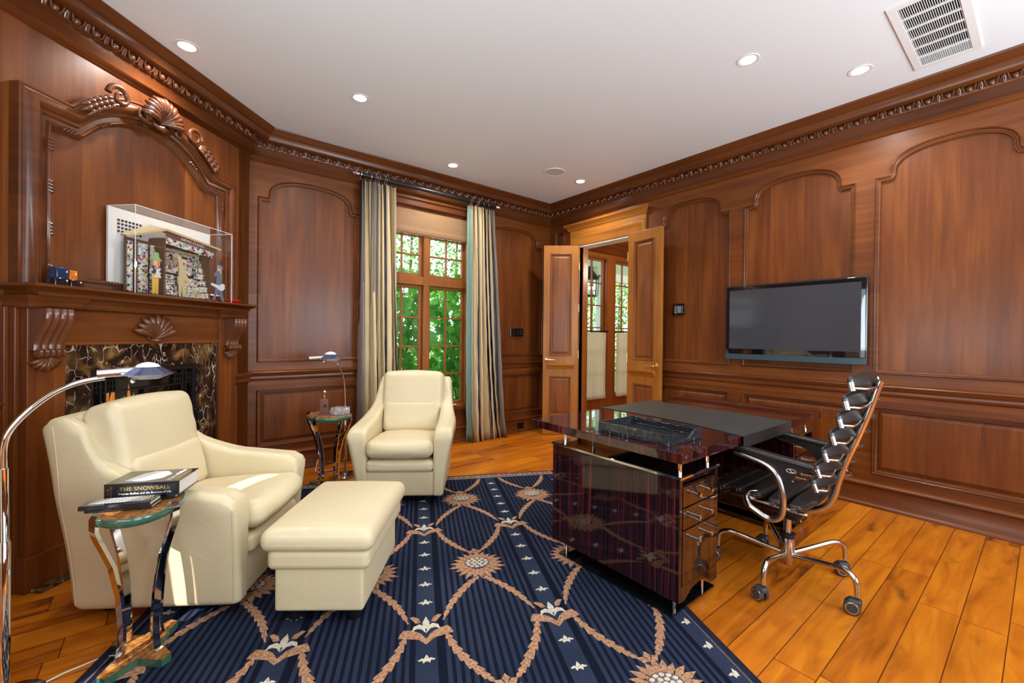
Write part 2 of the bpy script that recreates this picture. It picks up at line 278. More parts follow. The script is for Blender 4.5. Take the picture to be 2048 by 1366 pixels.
# ------------------------------------------------------------------ mesh helpers
class MB:
    def __init__(s): s.v = []; s.f = []; s.m = []
    def add(s, vs, fs, mi=0, X=None):
        o = len(s.v)
        s.v += [tuple(X @ Vector(p)) for p in vs] if X is not None else [tuple(p) for p in vs]
        s.f += [tuple(i + o for i in f) for f in fs]; s.m += [mi] * len(fs); return s
    def box(s, x0, x1, y0, y1, z0, z1, mi=0, X=None, W=None):
        c = [(x, y, z) for x in (x0, x1) for y in (y0, y1) for z in (z0, z1)]
        if W: c = [W(*p) for p in c]
        return s.add(c, [(0, 1, 3, 2), (4, 6, 7, 5), (0, 4, 5, 1), (2, 3, 7, 6), (0, 2, 6, 4), (1, 5, 7, 3)], mi, X)
    def prism(s, poly, t0, t1, W, mi=0, X=None, holes=(), caps=(1, 1)):
        """poly in (a,b); W(a,t,b) gives the point; caps triangulated, holes allowed"""
        loops = [list(poly)] + [list(h) for h in holes]
        flat = [p for lp in loops for p in lp]
        tri = tessellate_polygon([[Vector((a, b, 0)) for a, b in lp] for lp in loops])
        n = len(flat)
        vs = [W(a, t0, b) for a, b in flat] + [W(a, t1, b) for a, b in flat]
        fs = []
        if caps[0]: fs += [tuple(t) for t in tri]
        if caps[1]: fs += [tuple(i + n for i in reversed(t)) for t in tri]
        if t0 != t1:
            o = 0
            for lp in loops:
                k = len(lp)
                for i in range(k): j = (i + 1) % k; fs.append((o + i, o + j, o + j + n, o + i + n))
                o += k
        return s.add(vs, fs, mi, X)
    def sweep(s, path, prof, closed, W, mi=0, X=None):
        """path (a,b) in a plane; profile (offset to the left of travel, height); W(a,h,b)"""
        n = len(path); vs = []
        for i in range(n):
            p = Vector(path[i])
            if closed: a, b = Vector(path[i - 1]), Vector(path[(i + 1) % n])
            else: a, b = Vector(path[max(i - 1, 0)]), Vector(path[min(i + 1, n - 1)])
            d1 = (p - a); d2 = (b - p)
            if d1.length < 1e-9: d1 = d2
            if d2.length < 1e-9: d2 = d1
            d1 = d1.normalized(); d2 = d2.normalized()
            n1 = Vector((-d1.y, d1.x)); n2 = Vector((-d2.y, d2.x)); nn = n1 + n2
            if nn.length < 1e-6: nn = n1
            nn.normalize(); k = 1 / max(nn.dot(n1), .38)
            for o, h in prof:
                q = p + nn * (o * k); vs.append(W(q.x, h, q.y))
        m = len(prof); fs = []
        for i in range(n if closed else n - 1):
            j = (i + 1) % n
            for k in range(m - 1): fs.append((i * m + k, i * m + k + 1, j * m + k + 1, j * m + k))
        if not closed: fs += [tuple(range(m))[::-1], tuple((n - 1) * m + k for k in range(m))]
        return s.add(vs, fs, mi, X)
    def tube(s, pts, r, n=10, closed=False, mi=0, X=None, flat=1.0, up=None):
        P = [Vector(p) for p in pts]; N = len(P); vs = []; prev = None
        rr = r if isinstance(r, (list, tuple)) else [r] * N
        for i in range(N):
            if closed: t = P[(i + 1) % N] - P[i - 1]
            else: t = P[min(i + 1, N - 1)] - P[max(i - 1, 0)]
            t.normalize()
            if prev is None:
                a = Vector(up) if up else (Vector((0, 0, 1)) if abs(t.z) < .9 else Vector((1, 0, 0)))
                u = (a - t * a.dot(t)).normalized()
            else: u = (prev - t * prev.dot(t)).normalized()
            prev = u; v = t.cross(u)
            for k in range(n):
                a = 2 * PI * k / n; vs.append(P[i] + (u * math.cos(a) + v * math.sin(a) * flat) * rr[i])
        fs = []
        for i in range(N if closed else N - 1):
            j = (i + 1) % N
            for k in range(n): q = (k + 1) % n; fs.append((i * n + k, i * n + q, j * n + q, j * n + k))
        if not closed: fs += [tuple(range(n))[::-1], tuple((N - 1) * n + k for k in range(n))]
        return s.add(vs, fs, mi, X)
    def lathe(s, prof, n=24, c=(0, 0, 0), mi=0, X=None, sx=1, sy=1, caps=True):
        prof = [(max(r, 2e-4), z) for r, z in prof]
        vs = [(c[0] + r * sx * math.cos(2 * PI * k / n), c[1] + r * sy * math.sin(2 * PI * k / n), c[2] + z) for r, z in prof for k in range(n)]
        fs = []
        for i in range(len(prof) - 1):
            for k in range(n): q = (k + 1) % n; fs.append((i * n + k, i * n + q, (i + 1) * n + q, (i + 1) * n + k))
        if caps and prof[0][0] > 3e-4: fs.append(tuple(range(n))[::-1])
        if caps and prof[-1][0] > 3e-4: fs.append(tuple((len(prof) - 1) * n + k for k in range(n)))
        return s.add(vs, fs, mi, X)
    def cyl(s, a, b, r, n=14, mi=0, X=None): return s.tube([a, b], r, n, mi=mi, X=X)
    def rbox(s, c, size, r, n=8, warp=None, mi=0, X=None):
        hx, hy, hz = (q / 2 for q in size); r = min(r, hx, hy, hz)
        def seg(h):
            core = [-(h - r) + 2 * (h - r) * i / n for i in range(n + 1)] if h > r + 1e-6 else [0]
            e = [h - r + r * math.tan(a * PI / 4 / 3) for a in (1, 2, 3)]
            return [-x for x in reversed(e)] + core + e
        A, B, Cc = seg(hx), seg(hy), seg(hz)
        idx = {}; vs = []; fs = []
        def vid(x, y, z):
            k = (round(x, 6), round(y, 6), round(z, 6))
            if k not in idx:
                i = Vector((max(-(hx - r), min(hx - r, x)), max(-(hy - r), min(hy - r, y)), max(-(hz - r), min(hz - r, z))))
                d = Vector((x, y, z)) - i
                p = i + d.normalized() * r if d.length > 1e-9 else i
                q = Vector((p.x + c[0], p.y + c[1], p.z + c[2]))
                if warp: q = Vector(warp(q.x, q.y, q.z, *(max(-1, min(1, e)) for e in (p.x / hx, p.y / hy, p.z / hz))))
                idx[k] = len(vs); vs.append(q)
            return idx[k]
        for a in range(len(A) - 1):
            for b in range(len(B) - 1):
                for z, fl in ((-hz, 1), (hz, 0)):
                    q = [vid(A[a], B[b], z), vid(A[a + 1], B[b], z), vid(A[a + 1], B[b + 1], z), vid(A[a], B[b + 1], z)]; fs.append(tuple(q[::-1] if fl else q))
            for b in range(len(Cc) - 1):
                for y, fl in ((-hy, 0), (hy, 1)):
                    q = [vid(A[a], y, Cc[b]), vid(A[a + 1], y, Cc[b]), vid(A[a + 1], y, Cc[b + 1]), vid(A[a], y, Cc[b + 1])]; fs.append(tuple(q[::-1] if fl else q))
        for a in range(len(B) - 1):
            for b in range(len(Cc) - 1):
                for x, fl in ((-hx, 1), (hx, 0)):
                    q = [vid(x, B[a], Cc[b]), vid(x, B[a + 1], Cc[b]), vid(x, B[a + 1], Cc[b + 1]), vid(x, B[a], Cc[b + 1])]; fs.append(tuple(q[::-1] if fl else q))
        return s.add(vs, fs, mi, X)
    def grid(s, nu, nv, fn, mi=0, X=None, mf=None):
        vs = [fn(i / nu, j / nv) for i in range(nu + 1) for j in range(nv + 1)]; o = len(s.v)
        s.add(vs, [(i * (nv + 1) + j, i * (nv + 1) + j + 1, (i + 1) * (nv + 1) + j + 1, (i + 1) * (nv + 1) + j) for i in range(nu) for j in range(nv)], mi, X)
        if mf:
            base = len(s.m) - nu * nv
            for i in range(nu):
                for j in range(nv): s.m[base + i * nv + j] = mf(i / nu, j / nv)
        return s
    def build(s, name, mats, parent=None, smooth=True, bevel=0, kind=None, ang=52, sub=0):
        me = bpy.data.meshes.new(name); me.from_pydata(s.v, [], s.f)
        if not isinstance(mats, (list, tuple)): mats = [mats]
        for m in mats: me.materials.append(M[m] if isinstance(m, str) else m)
        me.polygons.foreach_set('material_index', s.m)
        me.polygons.foreach_set('use_smooth', [smooth] * len(s.f))
        me.update(); me.validate()
        if len(s.v) < 60000 and name not in ('foliage', 'area_rug'):
            bm_ = bmesh.new(); bm_.from_mesh(me); bmesh.ops.recalc_face_normals(bm_, faces=bm_.faces); bm_.to_mesh(me); bm_.free()
        if smooth: me.set_sharp_from_angle(angle=math.radians(ang))
        o = bpy.data.objects.new(name, me); col.objects.link(o)
        if parent is not None: o.parent = parent
        if bevel:
            b = o.modifiers.new('bevel', 'BEVEL'); b.width = bevel; b.segments = 2; b.limit_method = 'ANGLE'; b.harden_normals = False
        if sub:
            b = o.modifiers.new('sub', 'SUBSURF'); b.levels = sub; b.render_levels = sub
        if kind: o['kind'] = kind
        return o
def thing(name, label, cat, loc=(0, 0, 0), rz=0, group=None):
    o = bpy.data.objects.new(name, None); col.objects.link(o); o.location = loc; o.rotation_euler = (0, 0, rz)
    o.empty_display_size = .1; o['label'] = label; o['category'] = cat
    if group: o['group'] = group
    return o
def tag(o, label, cat, group=None):
    o['label'] = label; o['category'] = cat
    if group: o['group'] = group
    return o
def copy_tree(o, parent=None):
    c = o.copy(); col.objects.link(c)
    if parent is not None: c.parent = parent
    for ch in list(o.children): copy_tree(ch, c)
    return c
def text(s, size, name, mat, parent, Mx, extrude=.0004, font_sx=1.0, align='CENTER'):
    cu = bpy.data.curves.new(name, 'FONT'); cu.body = s; cu.size = size; cu.extrude = extrude; cu.align_x = align; cu.align_y = 'CENTER'
    t = bpy.data.objects.new(name, cu); col.objects.link(t)
    me = bpy.data.meshes.new_from_object(t.evaluated_get(bpy.context.evaluated_depsgraph_get()))
    col.objects.unlink(t); bpy.data.objects.remove(t)
    me.transform(Mx @ Matrix.Diagonal((font_sx, 1, 1, 1))); me.materials.clear(); me.materials.append(M[mat] if isinstance(mat, str) else mat)
    o = bpy.data.objects.new(name, me); col.objects.link(o); o.parent = parent; return o
I3 = lambda x, y, z: (x, y, z)

# ------------------------------------------------------------------ room frame
XR, YB, DB, XL, YS, ZC = 4.146, 4.358, 2.63, -1.25, -2.2, 3.05
WR = lambda u, n, z: (XR - n, u, z)
WB = lambda u, n, z: (u, YB - n, z)
WD_ = lambda u, n, z: ((u - DB + n) * S2, (u + DB - n) * S2, z)
WLf = lambda u, n, z: (XL + n, u, z)
WS = lambda u, n, z: (u, YS + n, z)
def rect(l, r, b, t): return [(l, b), (r, b), (r, t), (l, t)]
def arch(l, r, b, zs=2.47, zp=2.665, notch=.078):
    pts = [(l, b), (r, b), (r, zs), (r - notch, zs)]
    c = (l + r) / 2; a = (r - l) / 2 - notch - .006; base = zs + .028
    pts.append((r - notch - .006, zs + .012))
    N = 18
    for i in range(N + 1):
        t = PI * i / N
        ct, st = math.cos(t), math.sin(t)
        pts.append((c + a * math.copysign(abs(ct) ** .85, ct), base + (zp - base) * abs(st) ** .85))
    pts += [(l + notch + .006, zs + .012), (l + notch, zs), (l, zs)]
    return pts
def inset(path, d):
    out = []; n = len(path)
    for i in range(n):
        p = Vector(path[i]); d1 = (p - Vector(path[i - 1])).normalized(); d2 = (Vector(path[(i + 1) % n]) - p).normalized()
        n1 = Vector((-d1.y, d1.x)); n2 = Vector((-d2.y, d2.x)); nn = n1 + n2
        if nn.length < 1e-6: nn = n1
        nn.normalize(); q = p + nn * d / max(nn.dot(n1), .5); out.append((q.x, q.y))
    return out
PM = [(0, 0), (.001, .012), (.006, .017), (.011, .012), (.013, .006), (.018, .007), (.024, .003), (.028, -.004), (.031, -.020)]
def panel_wall(name, W, outer, openings, arched, lower):
    holes = [inset(p, .03) for p in arched + lower] + openings
    b = MB(); b.prism(outer, 0, -.05, W, holes=holes)
    # the wall's solid body behind the panelling
    b.prism([(u, z) for u, z in outer], -.05, -.12, W, holes=openings)
    w_ = b.build(name, 'wood_s' if name != 'wall_left_diagonal' else 'wood_v', kind='structure', smooth=False)
    for p in arched:
        f = MB(); f.prism(p, -.02, -.04, W); f.build('arched_panel', 'wood_v', w_, smooth=False)
        g = MB(); g.sweep(p, PM, True, W); g.build('panel_moulding', 'wood_mould', w_)
    for p in lower:
        q = inset(p, .034); q2 = inset(p, .062)
        f = MB(); f.prism(q2, -.004, -.03, W); f.sweep(q, [(0, -.018), (.03, -.004)], True, W); f.prism(p, -.018, -.04, W)
        f.build('raised_panel', 'wood_v', w_, smooth=False)
        g = MB(); g.sweep(p, PM, True, W); g.build('panel_moulding', 'wood_mould', w_)
    return w_
LZ = (.25, .757)
r_up = [arch(.03, .825, 1.002), arch(.943, 1.763, 1.002), arch(1.885, 2.69, 1.002), arch(-.90, -.08, 1.002), arch(-2.02, -1.02, 1.002)]
r_lo = [rect(.03, .825, *LZ), rect(.943, 1.763, *LZ), rect(1.885, 2.69, *LZ), rect(-.90, -.08, *LZ), rect(-2.02, -1.02, *LZ)]
DO = (2.97, 3.80, 2.43)
r_small = [rect(4.07, 4.25, 1.0, 2.685), rect(4.07, 4.25, *LZ)]
panel_wall('wall_right', WR, rect(YS, YB, 0, ZC), [[(DO[0], .001), (DO[1], .001), (DO[1], DO[2]), (DO[0], DO[2])]], r_up, r_lo + r_small)
WO = (1.70, 2.80, .42, 2.63)
panel_wall('wall_back', WB, rect(.30, XR, 0, ZC), [rect(*WO)], [arch(.595, 1.50, 1.002), arch(3.0, 4.0, 1.002)], [rect(.595, 1.50, *LZ), rect(3.0, 4.0, *LZ)])
FB = (2.105, 2.829, .0, 1.04)
b = MB(); b.prism(rect(.862, 3.36, 0, ZC), 0, -.12, WD_, holes=[[(2.15, .03), (2.80, .03), (2.80, 1.0), (2.15, 1.0)]]); b.box(3.24, 3.36, -.20, 0, 0, ZC, W=WD_)
wd = b.build('wall_left_diagonal', 'wood_v', kind='structure', smooth=False)
WLO = (.25, 1.75, .45, 2.45)
panel_wall('wall_left', WLf, [(2.469, 0), (YS, 0), (YS, ZC), (2.469, ZC)][::-1], [[(WLO[0], WLO[2]), (WLO[1], WLO[2]), (WLO[1], WLO[3]), (WLO[0], WLO[3])]], [arch(-1.9, -.3, 1.002)], [rect(-1.9, -.3, *LZ), rect(.25, 1.75, .16, .40)])
panel_wall('wall_rear', WS, rect(XL, XR, 0, ZC), [rect(-.2, 1.4, .5, 2.45), rect(2.2, 3.7, .5, 2.45)], [arch(-1.1, -.35, 1.002), arch(1.5, 2.1, 1.002)], [rect(1.5, 2.1, *LZ)])
b = MB(); b.prism([(XL - .2, YS - .2), (XR + 2.6, YS - .2), (XR + 2.6, YB + .13), (XL - .2, YB + .13)], 0, -.1, lambda a, t, c: (a, c, t)); b.build('floor', 'floor', kind='structure', smooth=False)
VH = (3.0, 3.87, .255, .585)
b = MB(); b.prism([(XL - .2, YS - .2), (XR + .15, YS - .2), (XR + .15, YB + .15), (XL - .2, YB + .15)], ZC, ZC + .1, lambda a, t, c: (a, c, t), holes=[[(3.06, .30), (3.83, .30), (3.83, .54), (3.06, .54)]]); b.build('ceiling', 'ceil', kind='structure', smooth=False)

# trims: crown, chair rail, base
CP = [(0, 2.770), (.012, 2.775), (.016, 2.788), (.030, 2.795), (.035, 2.807), (.030, 2.812), (.030, 2.880), (.036, 2.884), (.040, 2.890), (.042, 2.932), (.098, 2.940), (.104, 2.946), (.106, 2.992), (.114, 2.997), (.112, 3.003), (.122, 3.012), (.138, 3.028), (.146, 3.036), (.149, 3.050), (0, 3.050)]
RP = [(0, .838), (.008, .842), (.014, .852), (.016, .862), (.012, .880), (.022, .888), (.026, .900), (.030, .906), (.034, .912), (.030, .920), (.016, .926), (0, .93)]
BP = [(0, 0), (.034, 0), (.034, .012), (.028, .022), (.020, .026), (.018, .028), (.018, .150), (.026, .153), (.032, .163), (.030, .172), (.018, .182), (0, .188)]
HZ = lambda a, h, c: (a, c, h)
def profsweep(name, path, prof, mat='wood_mould', eggs=False, kind='structure'):
    b = MB(); b.sweep(path, prof, False, HZ); o = b.build(name, mat, kind=kind)
    if eggs:
        e = MB(); k = 0
        for i in range(len(path) - 1):
            p, q = Vector(path[i]), Vector(path[i + 1]); L = (q - p).length
            if L < .3: continue
            d = (q - p).normalized(); nn = Vector((-d.y, d.x)); N = int((L - .12) / .0985)
            st = (L - N * .0985) / 2
            for j in range(N + 1):
                c = p + d * (st + j * .0985) + nn * .052
                X = Matrix.Translation((c.x, c.y, 2.909)) @ Matrix(((d.x, nn.x, 0, 0), (d.y, nn.y, 0, 0), (0, 0, 1, 0), (0, 0, 0, 1)))
                e.lathe([(0, -.02), (.010, -.017), (.018, -.006), (.020, .004), (.016, .014), (.006, .02), (0, .021)], 10, X=X @ Matrix.Rotation(.45, 4, 'X'))
                for sg in (-1, 1):
                    e.tube([(sg * .010, .004, -.020), (sg * .024, .010, -.008), (sg * .029, .016, .012), (sg * .031, .018, .022)], [.003, .0045, .005, .004], 5, X=X)
                    e.tube([(sg * .044, -.002, -.020), (sg * .040, .008, .002), (sg * .045, .016, .020)], [.005, .004, .004], 5, X=X)
                e.tube([(.049, .004, -.018), (.049, .014, .02)], [.006, .004], 5, X=X)
        e.build('egg_and_dart', 'wood_carve', o)
    return o
pR = [(XR, YS + .1), (XR, YB), (.47, YB)]
pD = [(.46, 4.292), (.516, 4.236), (XL, 2.469), (XL, YS)]
profsweep('trim_1', pR, CP, eggs=True); profsweep('trim_2', pD, CP, eggs=True)
profsweep('trim_3', [(XL, YS), (XR, YS)], CP)
profsweep('trim_4', [(XR, YS), (XR, 2.79)], RP); profsweep('trim_5', [(XR, 3.99), (XR, YB), (2.86, YB)], RP)
profsweep('trim_6', [(1.62, YB), (.45, YB)], RP)
tD = lambda t: WD_(t, 0, 0)[:2]
profsweep('trim_7', [(.47, 4.282), (.516, 4.236), tD(3.15)], RP); profsweep('trim_8', [tD(1.735), tD(.862), (XL, YS)], RP)
profsweep('baseboard_right', [(XR, YS), (XR, 2.79)], BP, 'wood_s'); profsweep('baseboard_back', [(XR, 3.99), (XR, YB), (.45, YB)], BP, 'wood_s')
profsweep('baseboard_diagonal', [tD(1.735), tD(.862), (XL, YS)], BP, 'wood_s'); profsweep('baseboard_corner', [(.47, 4.282), (.516, 4.236), tD(3.15)], BP, 'wood_s')
profsweep('baseboard_rear', [(XL, YS), (XR, YS)], BP, 'wood_s')

# ------------------------------------------------------------------ back window
def window(name, W, L, R, Bt, T, mull=None, trans=None, n_=-.05, cols=2, rows=(2, 4), mat='win_wood'):
    b = MB(); fw = .05
    b.prism(rect(L, R, Bt, T), .0, -.12, W, holes=[rect(L + .03, R - .03, Bt + .03, T - .02)])
    root = b.build(name, mat, kind='structure', smooth=False)
    xs = [(L + .03, R - .03)] if mull is None else [(L + .03, mull[0]), (mull[1], R - .03)]
    zs = [(Bt + .03, T - .02)] if trans is None else [(Bt + .03, trans[0]), (trans[1], T - .02)]
    f = MB()
    if mull: f.box(mull[0], mull[1], -.10, -.005, Bt + .03, T - .02, W=W)
    if trans:
        for x0, x1 in xs: f.box(x0, x1, -.10, -.008, trans[0], trans[1], W=W)
    f.build('window_frame', mat, root, bevel=.004, smooth=False)
    for x0, x1 in xs:
        for k, (z0, z1) in enumerate(zs):
            s = MB(); sw = .035
            s.prism(rect(x0 + .004, x1 - .004, z0 + .004, z1 - .004), -.05, -.085, W, holes=[rect(x0 + sw, x1 - sw, z0 + sw, z1 - sw)])
            so = s.build('sash', mat, root, smooth=False, bevel=.003)
            mm = MB(); a0, a1, c0, c1 = x0 + sw, x1 - sw, z0 + sw, z1 - sw
            for i in range(1, cols): x = a0 + (a1 - a0) * i / cols; mm.box(x - .009, x + .009, -.055, -.083, c0, c1, W=W)
            nr = rows[k] if len(zs) > 1 else rows[-1]
            for j in range(1, nr): z = c0 + (c1 - c0) * j / nr; mm.box(a0, a1, -.0555, -.0825, z - .009, z + .009, W=W)
            mm.build('glazing_bar', mat, so, smooth=False, bevel=.002)
            g = MB(); g.box(a0, a1, -.067, -.070, c0, c1, W=W); g.build('pane', 'glass', so, smooth=False)
    return root
w1 = window('window_1', WB, *WO, mull=(2.213, 2.279), trans=(1.815, 1.91), rows=(4, 2)[::-1] if False else (4, 3))
b = MB(); b.box(1.62, 2.88, 0, .05, .385, .42, W=WB); b.box(1.66, 2.84, 0, .02, .34, .385, W=WB); b.build('window_sill', 'wood_mould', w1, bevel=.006, smooth=False)
b = MB(); b.sweep([(1.665, .42), (1.665, 2.66), (2.835, 2.66), (2.835, .42)], [(-.0, -.0), (0, .012), (.035, .018), (.045, .026), (.06, .026), (.062, 0)], False, lambda a, h, c: WB(a, h, c)); b.build('window_casing', 'wood_mould', w1)
b = MB(); b.box(1.60, 2.90, 0, .03, 2.66, 2.765, W=WB); b.box(1.58, 2.92, 0, .05, 2.735, 2.765, W=WB); b.box(1.60, 2.90, 0, .04, 2.668, 2.684, W=WB); b.build('window_head', 'wood_mould', w1, bevel=.004, smooth=False)
b = MB(); X = Matrix.Translation((2.52, YB - .03, .428)); b.rbox((0, 0, .012), (.09, .03, .022), .008, 2, X=X); b.tube([(.01, -.01, .02), (.05, -.02, .03), (.095, -.015, .024)], [.006, .006, .008], 8, X=X); b.build('window_crank', 'white', w1)
# woven shade
sh = thing('woven_shade', 'brown woven wood roman shade pulled up at the top of the window', 'window shade', (2.25, YB + .01, 2.63))
b = MB(); b.box(-.525, .525, -.012, -.002, -.215, 0); b.build('shade_cloth', 'shade', sh, smooth=False)
b = MB(); b.grid(1, 24, lambda u, v: (-.525 + 1.05 * u, -.014 - .012 * math.sin(v * PI), -.19 - .075 * v + .006 * math.sin(v * 14))); b.box(-.525, .525, -.016, -.004, -.268, -.255); b.build('shade_fold', 'shade', sh)
# curtains
def curtain(name, label, xt, xb, seed, glow_side):
    random.seed(seed); N = 150; V = 26; folds = 7.5
    amp = [random.uniform(.6, 1.2) for _ in range(24)]
    t = thing(name, label, 'curtain', ((xb[0] + xb[1]) / 2, 4.235, 0), 0, 'drapes at the back window')
    cx, cy = (xb[0] + xb[1]) / 2, 4.235
    pat = [(0, .11), (1, .03), (2, .09), (1, .05), (0, .16), (1, .02), (3, .07), (1, .03), (0, .12), (2, .08), (1, .05), (0, .14), (1, .03)]
    tot = sum(q for _, q in pat)
    def mf(u, v):
        x = (u * 1.55 + .04 * seed) % 1.0 * tot
        for k, q in pat:
            if x < q: return 4 if (glow_side and u < .07 and k == 0) else k
            x -= q
        return 0
    def fn(u, v):
        z = 2.775 * v
        a, b_ = xb[0] + (xt[0] - xb[0]) * v ** .7, xb[1] + (xt[1] - xb[1]) * v ** .7
        fo = u * folds * 2 * PI; k = int(u * folds) % 24
        am = (.026 + .034 * (1 - v) ** .6) * amp[k]
        wob = .012 * math.sin(v * 5 + u * 9 + seed) * (1 - v)
        return (a + (b_ - a) * u + .016 * math.sin(2 * fo + 1.0) * (1 - v * .5) + wob - cx + .006 * math.sin(fo * 2.63 + seed), am * math.sin(fo + .7 * math.sin(v * 3 + u * 4)) + .014 * math.sin(fo * 2.37 + seed + v * 2) + .008 * math.sin(z * 17 + u * 30) * (1 - v), z + .004)
    b = MB(); b.grid(N, V, fn, mf=mf); o = b.build('drape', C_ST, t, ang=80)
    md = o.modifiers.new('solid', 'SOLIDIFY'); md.thickness = .003
    return t
curtain('curtain', 'striped gold and black silk curtain hanging left of the window', (1.455, 1.80), (1.45, 1.89), 3, False)
curtain('curtain', 'striped gold and black silk curtain right of the window, flaring towards the floor', (2.71, 3.08), (2.72, 3.31), 8, True)
rd = thing('curtain_rod', 'black curtain rod with crystal-knobbed silver ends above the window', 'curtain rod', (1.44, 4.235, 2.835))
b = MB(); b.cyl((0, 0, 0), (1.66, 0, 0), .021, 16); b.build('rod', 'rod', rd)
for sx, x in ((-1, 0), (1, 1.66)):
    f = MB(); X = Matrix.Translation((x, 0, 0)) @ Matrix.Rotation(sx * PI / 2, 4, 'Y')
    f.lathe([(.024, 0), (.026, .006), (.018, .010), (.013, .018), (.022, .026), (.027, .036), (.020, .048), (.010, .054), (.013, .060), (0, .066)], 14, X=X); f.build('finial', 'chrome', rd)
    k = MB(); k.cyl((x - sx * .06, 0, 0), (x - sx * .06, .115, 0), .008, 8); k.build('bracket', 'bmetal', rd)
for i, x in enumerate([.015, .115, .16, .18, .20, .255, .275, 1.29, 1.31, 1.385, 1.405, 1.47, 1.545]):
    r_ = MB(); pts = [(x, .027 * math.cos(a * PI / 8), -.003 + .027 * math.sin(a * PI / 8)) for a in range(16)]; r_.tube(pts, .0048, 6, closed=True)
    r_.tube([(x, 0, -.030), (x, 0, -.05)], .002, 5); ro = r_.build('curtain_ring', 'chrome')
    ro.location = (1.44, 4.235, 2.835)
    ordn = ['first', 'second', 'third', 'fourth', 'fifth', 'sixth', 'seventh']
    tag(ro, ('%s chrome ring from the left, of those holding up the %s curtain' % ((ordn[i], 'left') if i < 7 else (ordn[i - 7], 'right'))), 'curtain ring', 'chrome rings of the left curtain' if i < 7 else 'chrome rings of the right curtain')

# ------------------------------------------------------------------ double door in the right wall
cs = MB()
CAS = [(0, 0), (.004, .016), (.02, .024), (.03, .020), (.10, .020), (.11, .030), (.135, .034), (.15, .030), (.155, 0)]
cs.sweep([(DO[0], 0), (DO[0], DO[2]), (DO[1], DO[2]), (DO[1], 0)], [(o, h) for o, h in CAS], False, WR)
dcase = cs.build('door_1', 'door_s', kind='structure')
b = MB(); b.prism([(DO[0] - .16, 2.585), (DO[1] + .16, 2.585), (DO[1] + .16, 2.65), (DO[0] - .16, 2.65)], 0, .022, WR)
b.sweep([(DO[0] - .17, 0), (DO[1] + .17, 0)], [(0, 0)], False, WR) if False else None
hp = [(0, 2.635), (.026, 2.64), (.034, 2.655), (.040, 2.672), (.070, 2.70), (.078, 2.708), (.080, 2.722), (0, 2.724)]
vs = []
for u0, k in ((DO[0] - .155, -1), (DO[1] + .155, 1)):
    vs.append([WR(u0 + k * n, n, z) for n, z in hp])
b.add(vs[0] + vs[1], [(i, i + 1, len(hp) + i + 1, len(hp) + i) for i in range(len(hp) - 1)])
for q, (u0, k) in enumerate(((DO[0] - .155, -1), (DO[1] + .155, 1))):
    b.add(vs[q] + [WR(u0, 0, z) for n, z in hp], [(i, i + 1, len(hp) + i + 1, len(hp) + i) for i in range(len(hp) - 1)])
b.build('door_head', 'door_s', dcase)
b = MB(); b.box(DO[0] - .03, DO[0], -.16, .01, 0, DO[2], W=WR); b.box(DO[1], DO[1] + .03, -.16, .01, 0, DO[2], W=WR); b.box(DO[1] - .014, DO[1], -.12, -.05, 0, DO[2], W=WR)
b.build('jamb', 'win_wood', dcase, smooth=False, bevel=.003)
b = MB(); b.box(DO[0], DO[1], -.16, .01, DO[2] - .012, DO[2] + .02, W=WR); b.build('head_lining_glare', 'white', dcase, smooth=False)  # white colour stands in for window light reflected off the head soffit
def leaf(hx, hy, ang, label, mirror):
    # local: x from the hinge along the leaf, y thickness, z up
    Lw, H, th = .447, 2.418, .044
    t = thing('door_leaf', label, 'door', (hx, hy, .006), ang, 'open double door leaves')
    q = -1 if mirror else 1; W = lambda u, n, z: (u, q * n, z)
    up, lo = rect(.085, Lw - .085, 1.005, 2.315), rect(.085, Lw - .085, .245, .745)
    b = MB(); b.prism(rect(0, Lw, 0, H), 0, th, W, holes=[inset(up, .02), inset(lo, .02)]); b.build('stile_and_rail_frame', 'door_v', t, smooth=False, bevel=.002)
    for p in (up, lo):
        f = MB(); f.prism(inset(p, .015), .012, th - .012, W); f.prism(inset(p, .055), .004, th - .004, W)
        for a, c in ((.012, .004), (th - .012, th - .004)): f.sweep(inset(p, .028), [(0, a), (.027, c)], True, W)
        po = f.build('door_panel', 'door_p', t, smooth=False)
        g = MB()
        for s0, sg in ((th, 1), (0, -1)): g.sweep(p, [(o, s0 + sg * h) for o, h in [(0, 0), (.001, .008), (.007, .011), (.012, .006), (.018, .004), (.022, -.008)]], True, W)
        g.build('panel_moulding', 'door_p', t)
    g = MB()
    for s0, sg in ((th, 1), (0, -1)):
        pr = [(.838, 0), (.842, .012), (.862, .016), (.872, .032), (.880, .040), (.895, .042), (.898, 0)]
        vv = [W(x, s0 + sg * h, z) for x in (.055, Lw - .055) for z, h in pr]; n = len(pr)
        g.add(vv, [(i, i + 1, n + i + 1, n + i) for i in range(n - 1)] + [tuple(range(n)), tuple(range(n, 2 * n))])
    g.build('shelf_moulding', 'door_s', t)
    for s0, sg in ((th, 1), (0, -1)):
        h = MB(); X = Matrix.Translation(W(Lw - .042, s0, .955))
        def pt(x, y, z): return Vector(W(Lw - .042 + x, s0 + sg * y, .955 + z))
        h.tube([pt(0, 0, 0), pt(0, .006, 0), pt(0, .010, 0)], [.026, .026, .020], 16); h.tube([pt(0, .008, 0), pt(0, .045, 0)], .009, 10)
        h.tube([pt(0, .042, 0), pt(-.03, .046, 0), pt(-.07, .044, -.002), (pt(-.11, .044, .0))], [.011, .009, .008, .009], 10)
        h.build('door_handle', 'brass', t)
    for z in (.22, 1.02, 1.62, 2.16):
        k = MB(); k.box(-.003, .0, q * .004 if q > 0 else -th + .004, q * th - .004 if q > 0 else -.004, z - .05, z + .05); k.cyl((-.005, q * th, z - .05), (-.005, q * th, z + .05), .007, 8); k.build('hinge', 'brass', t)
    return t
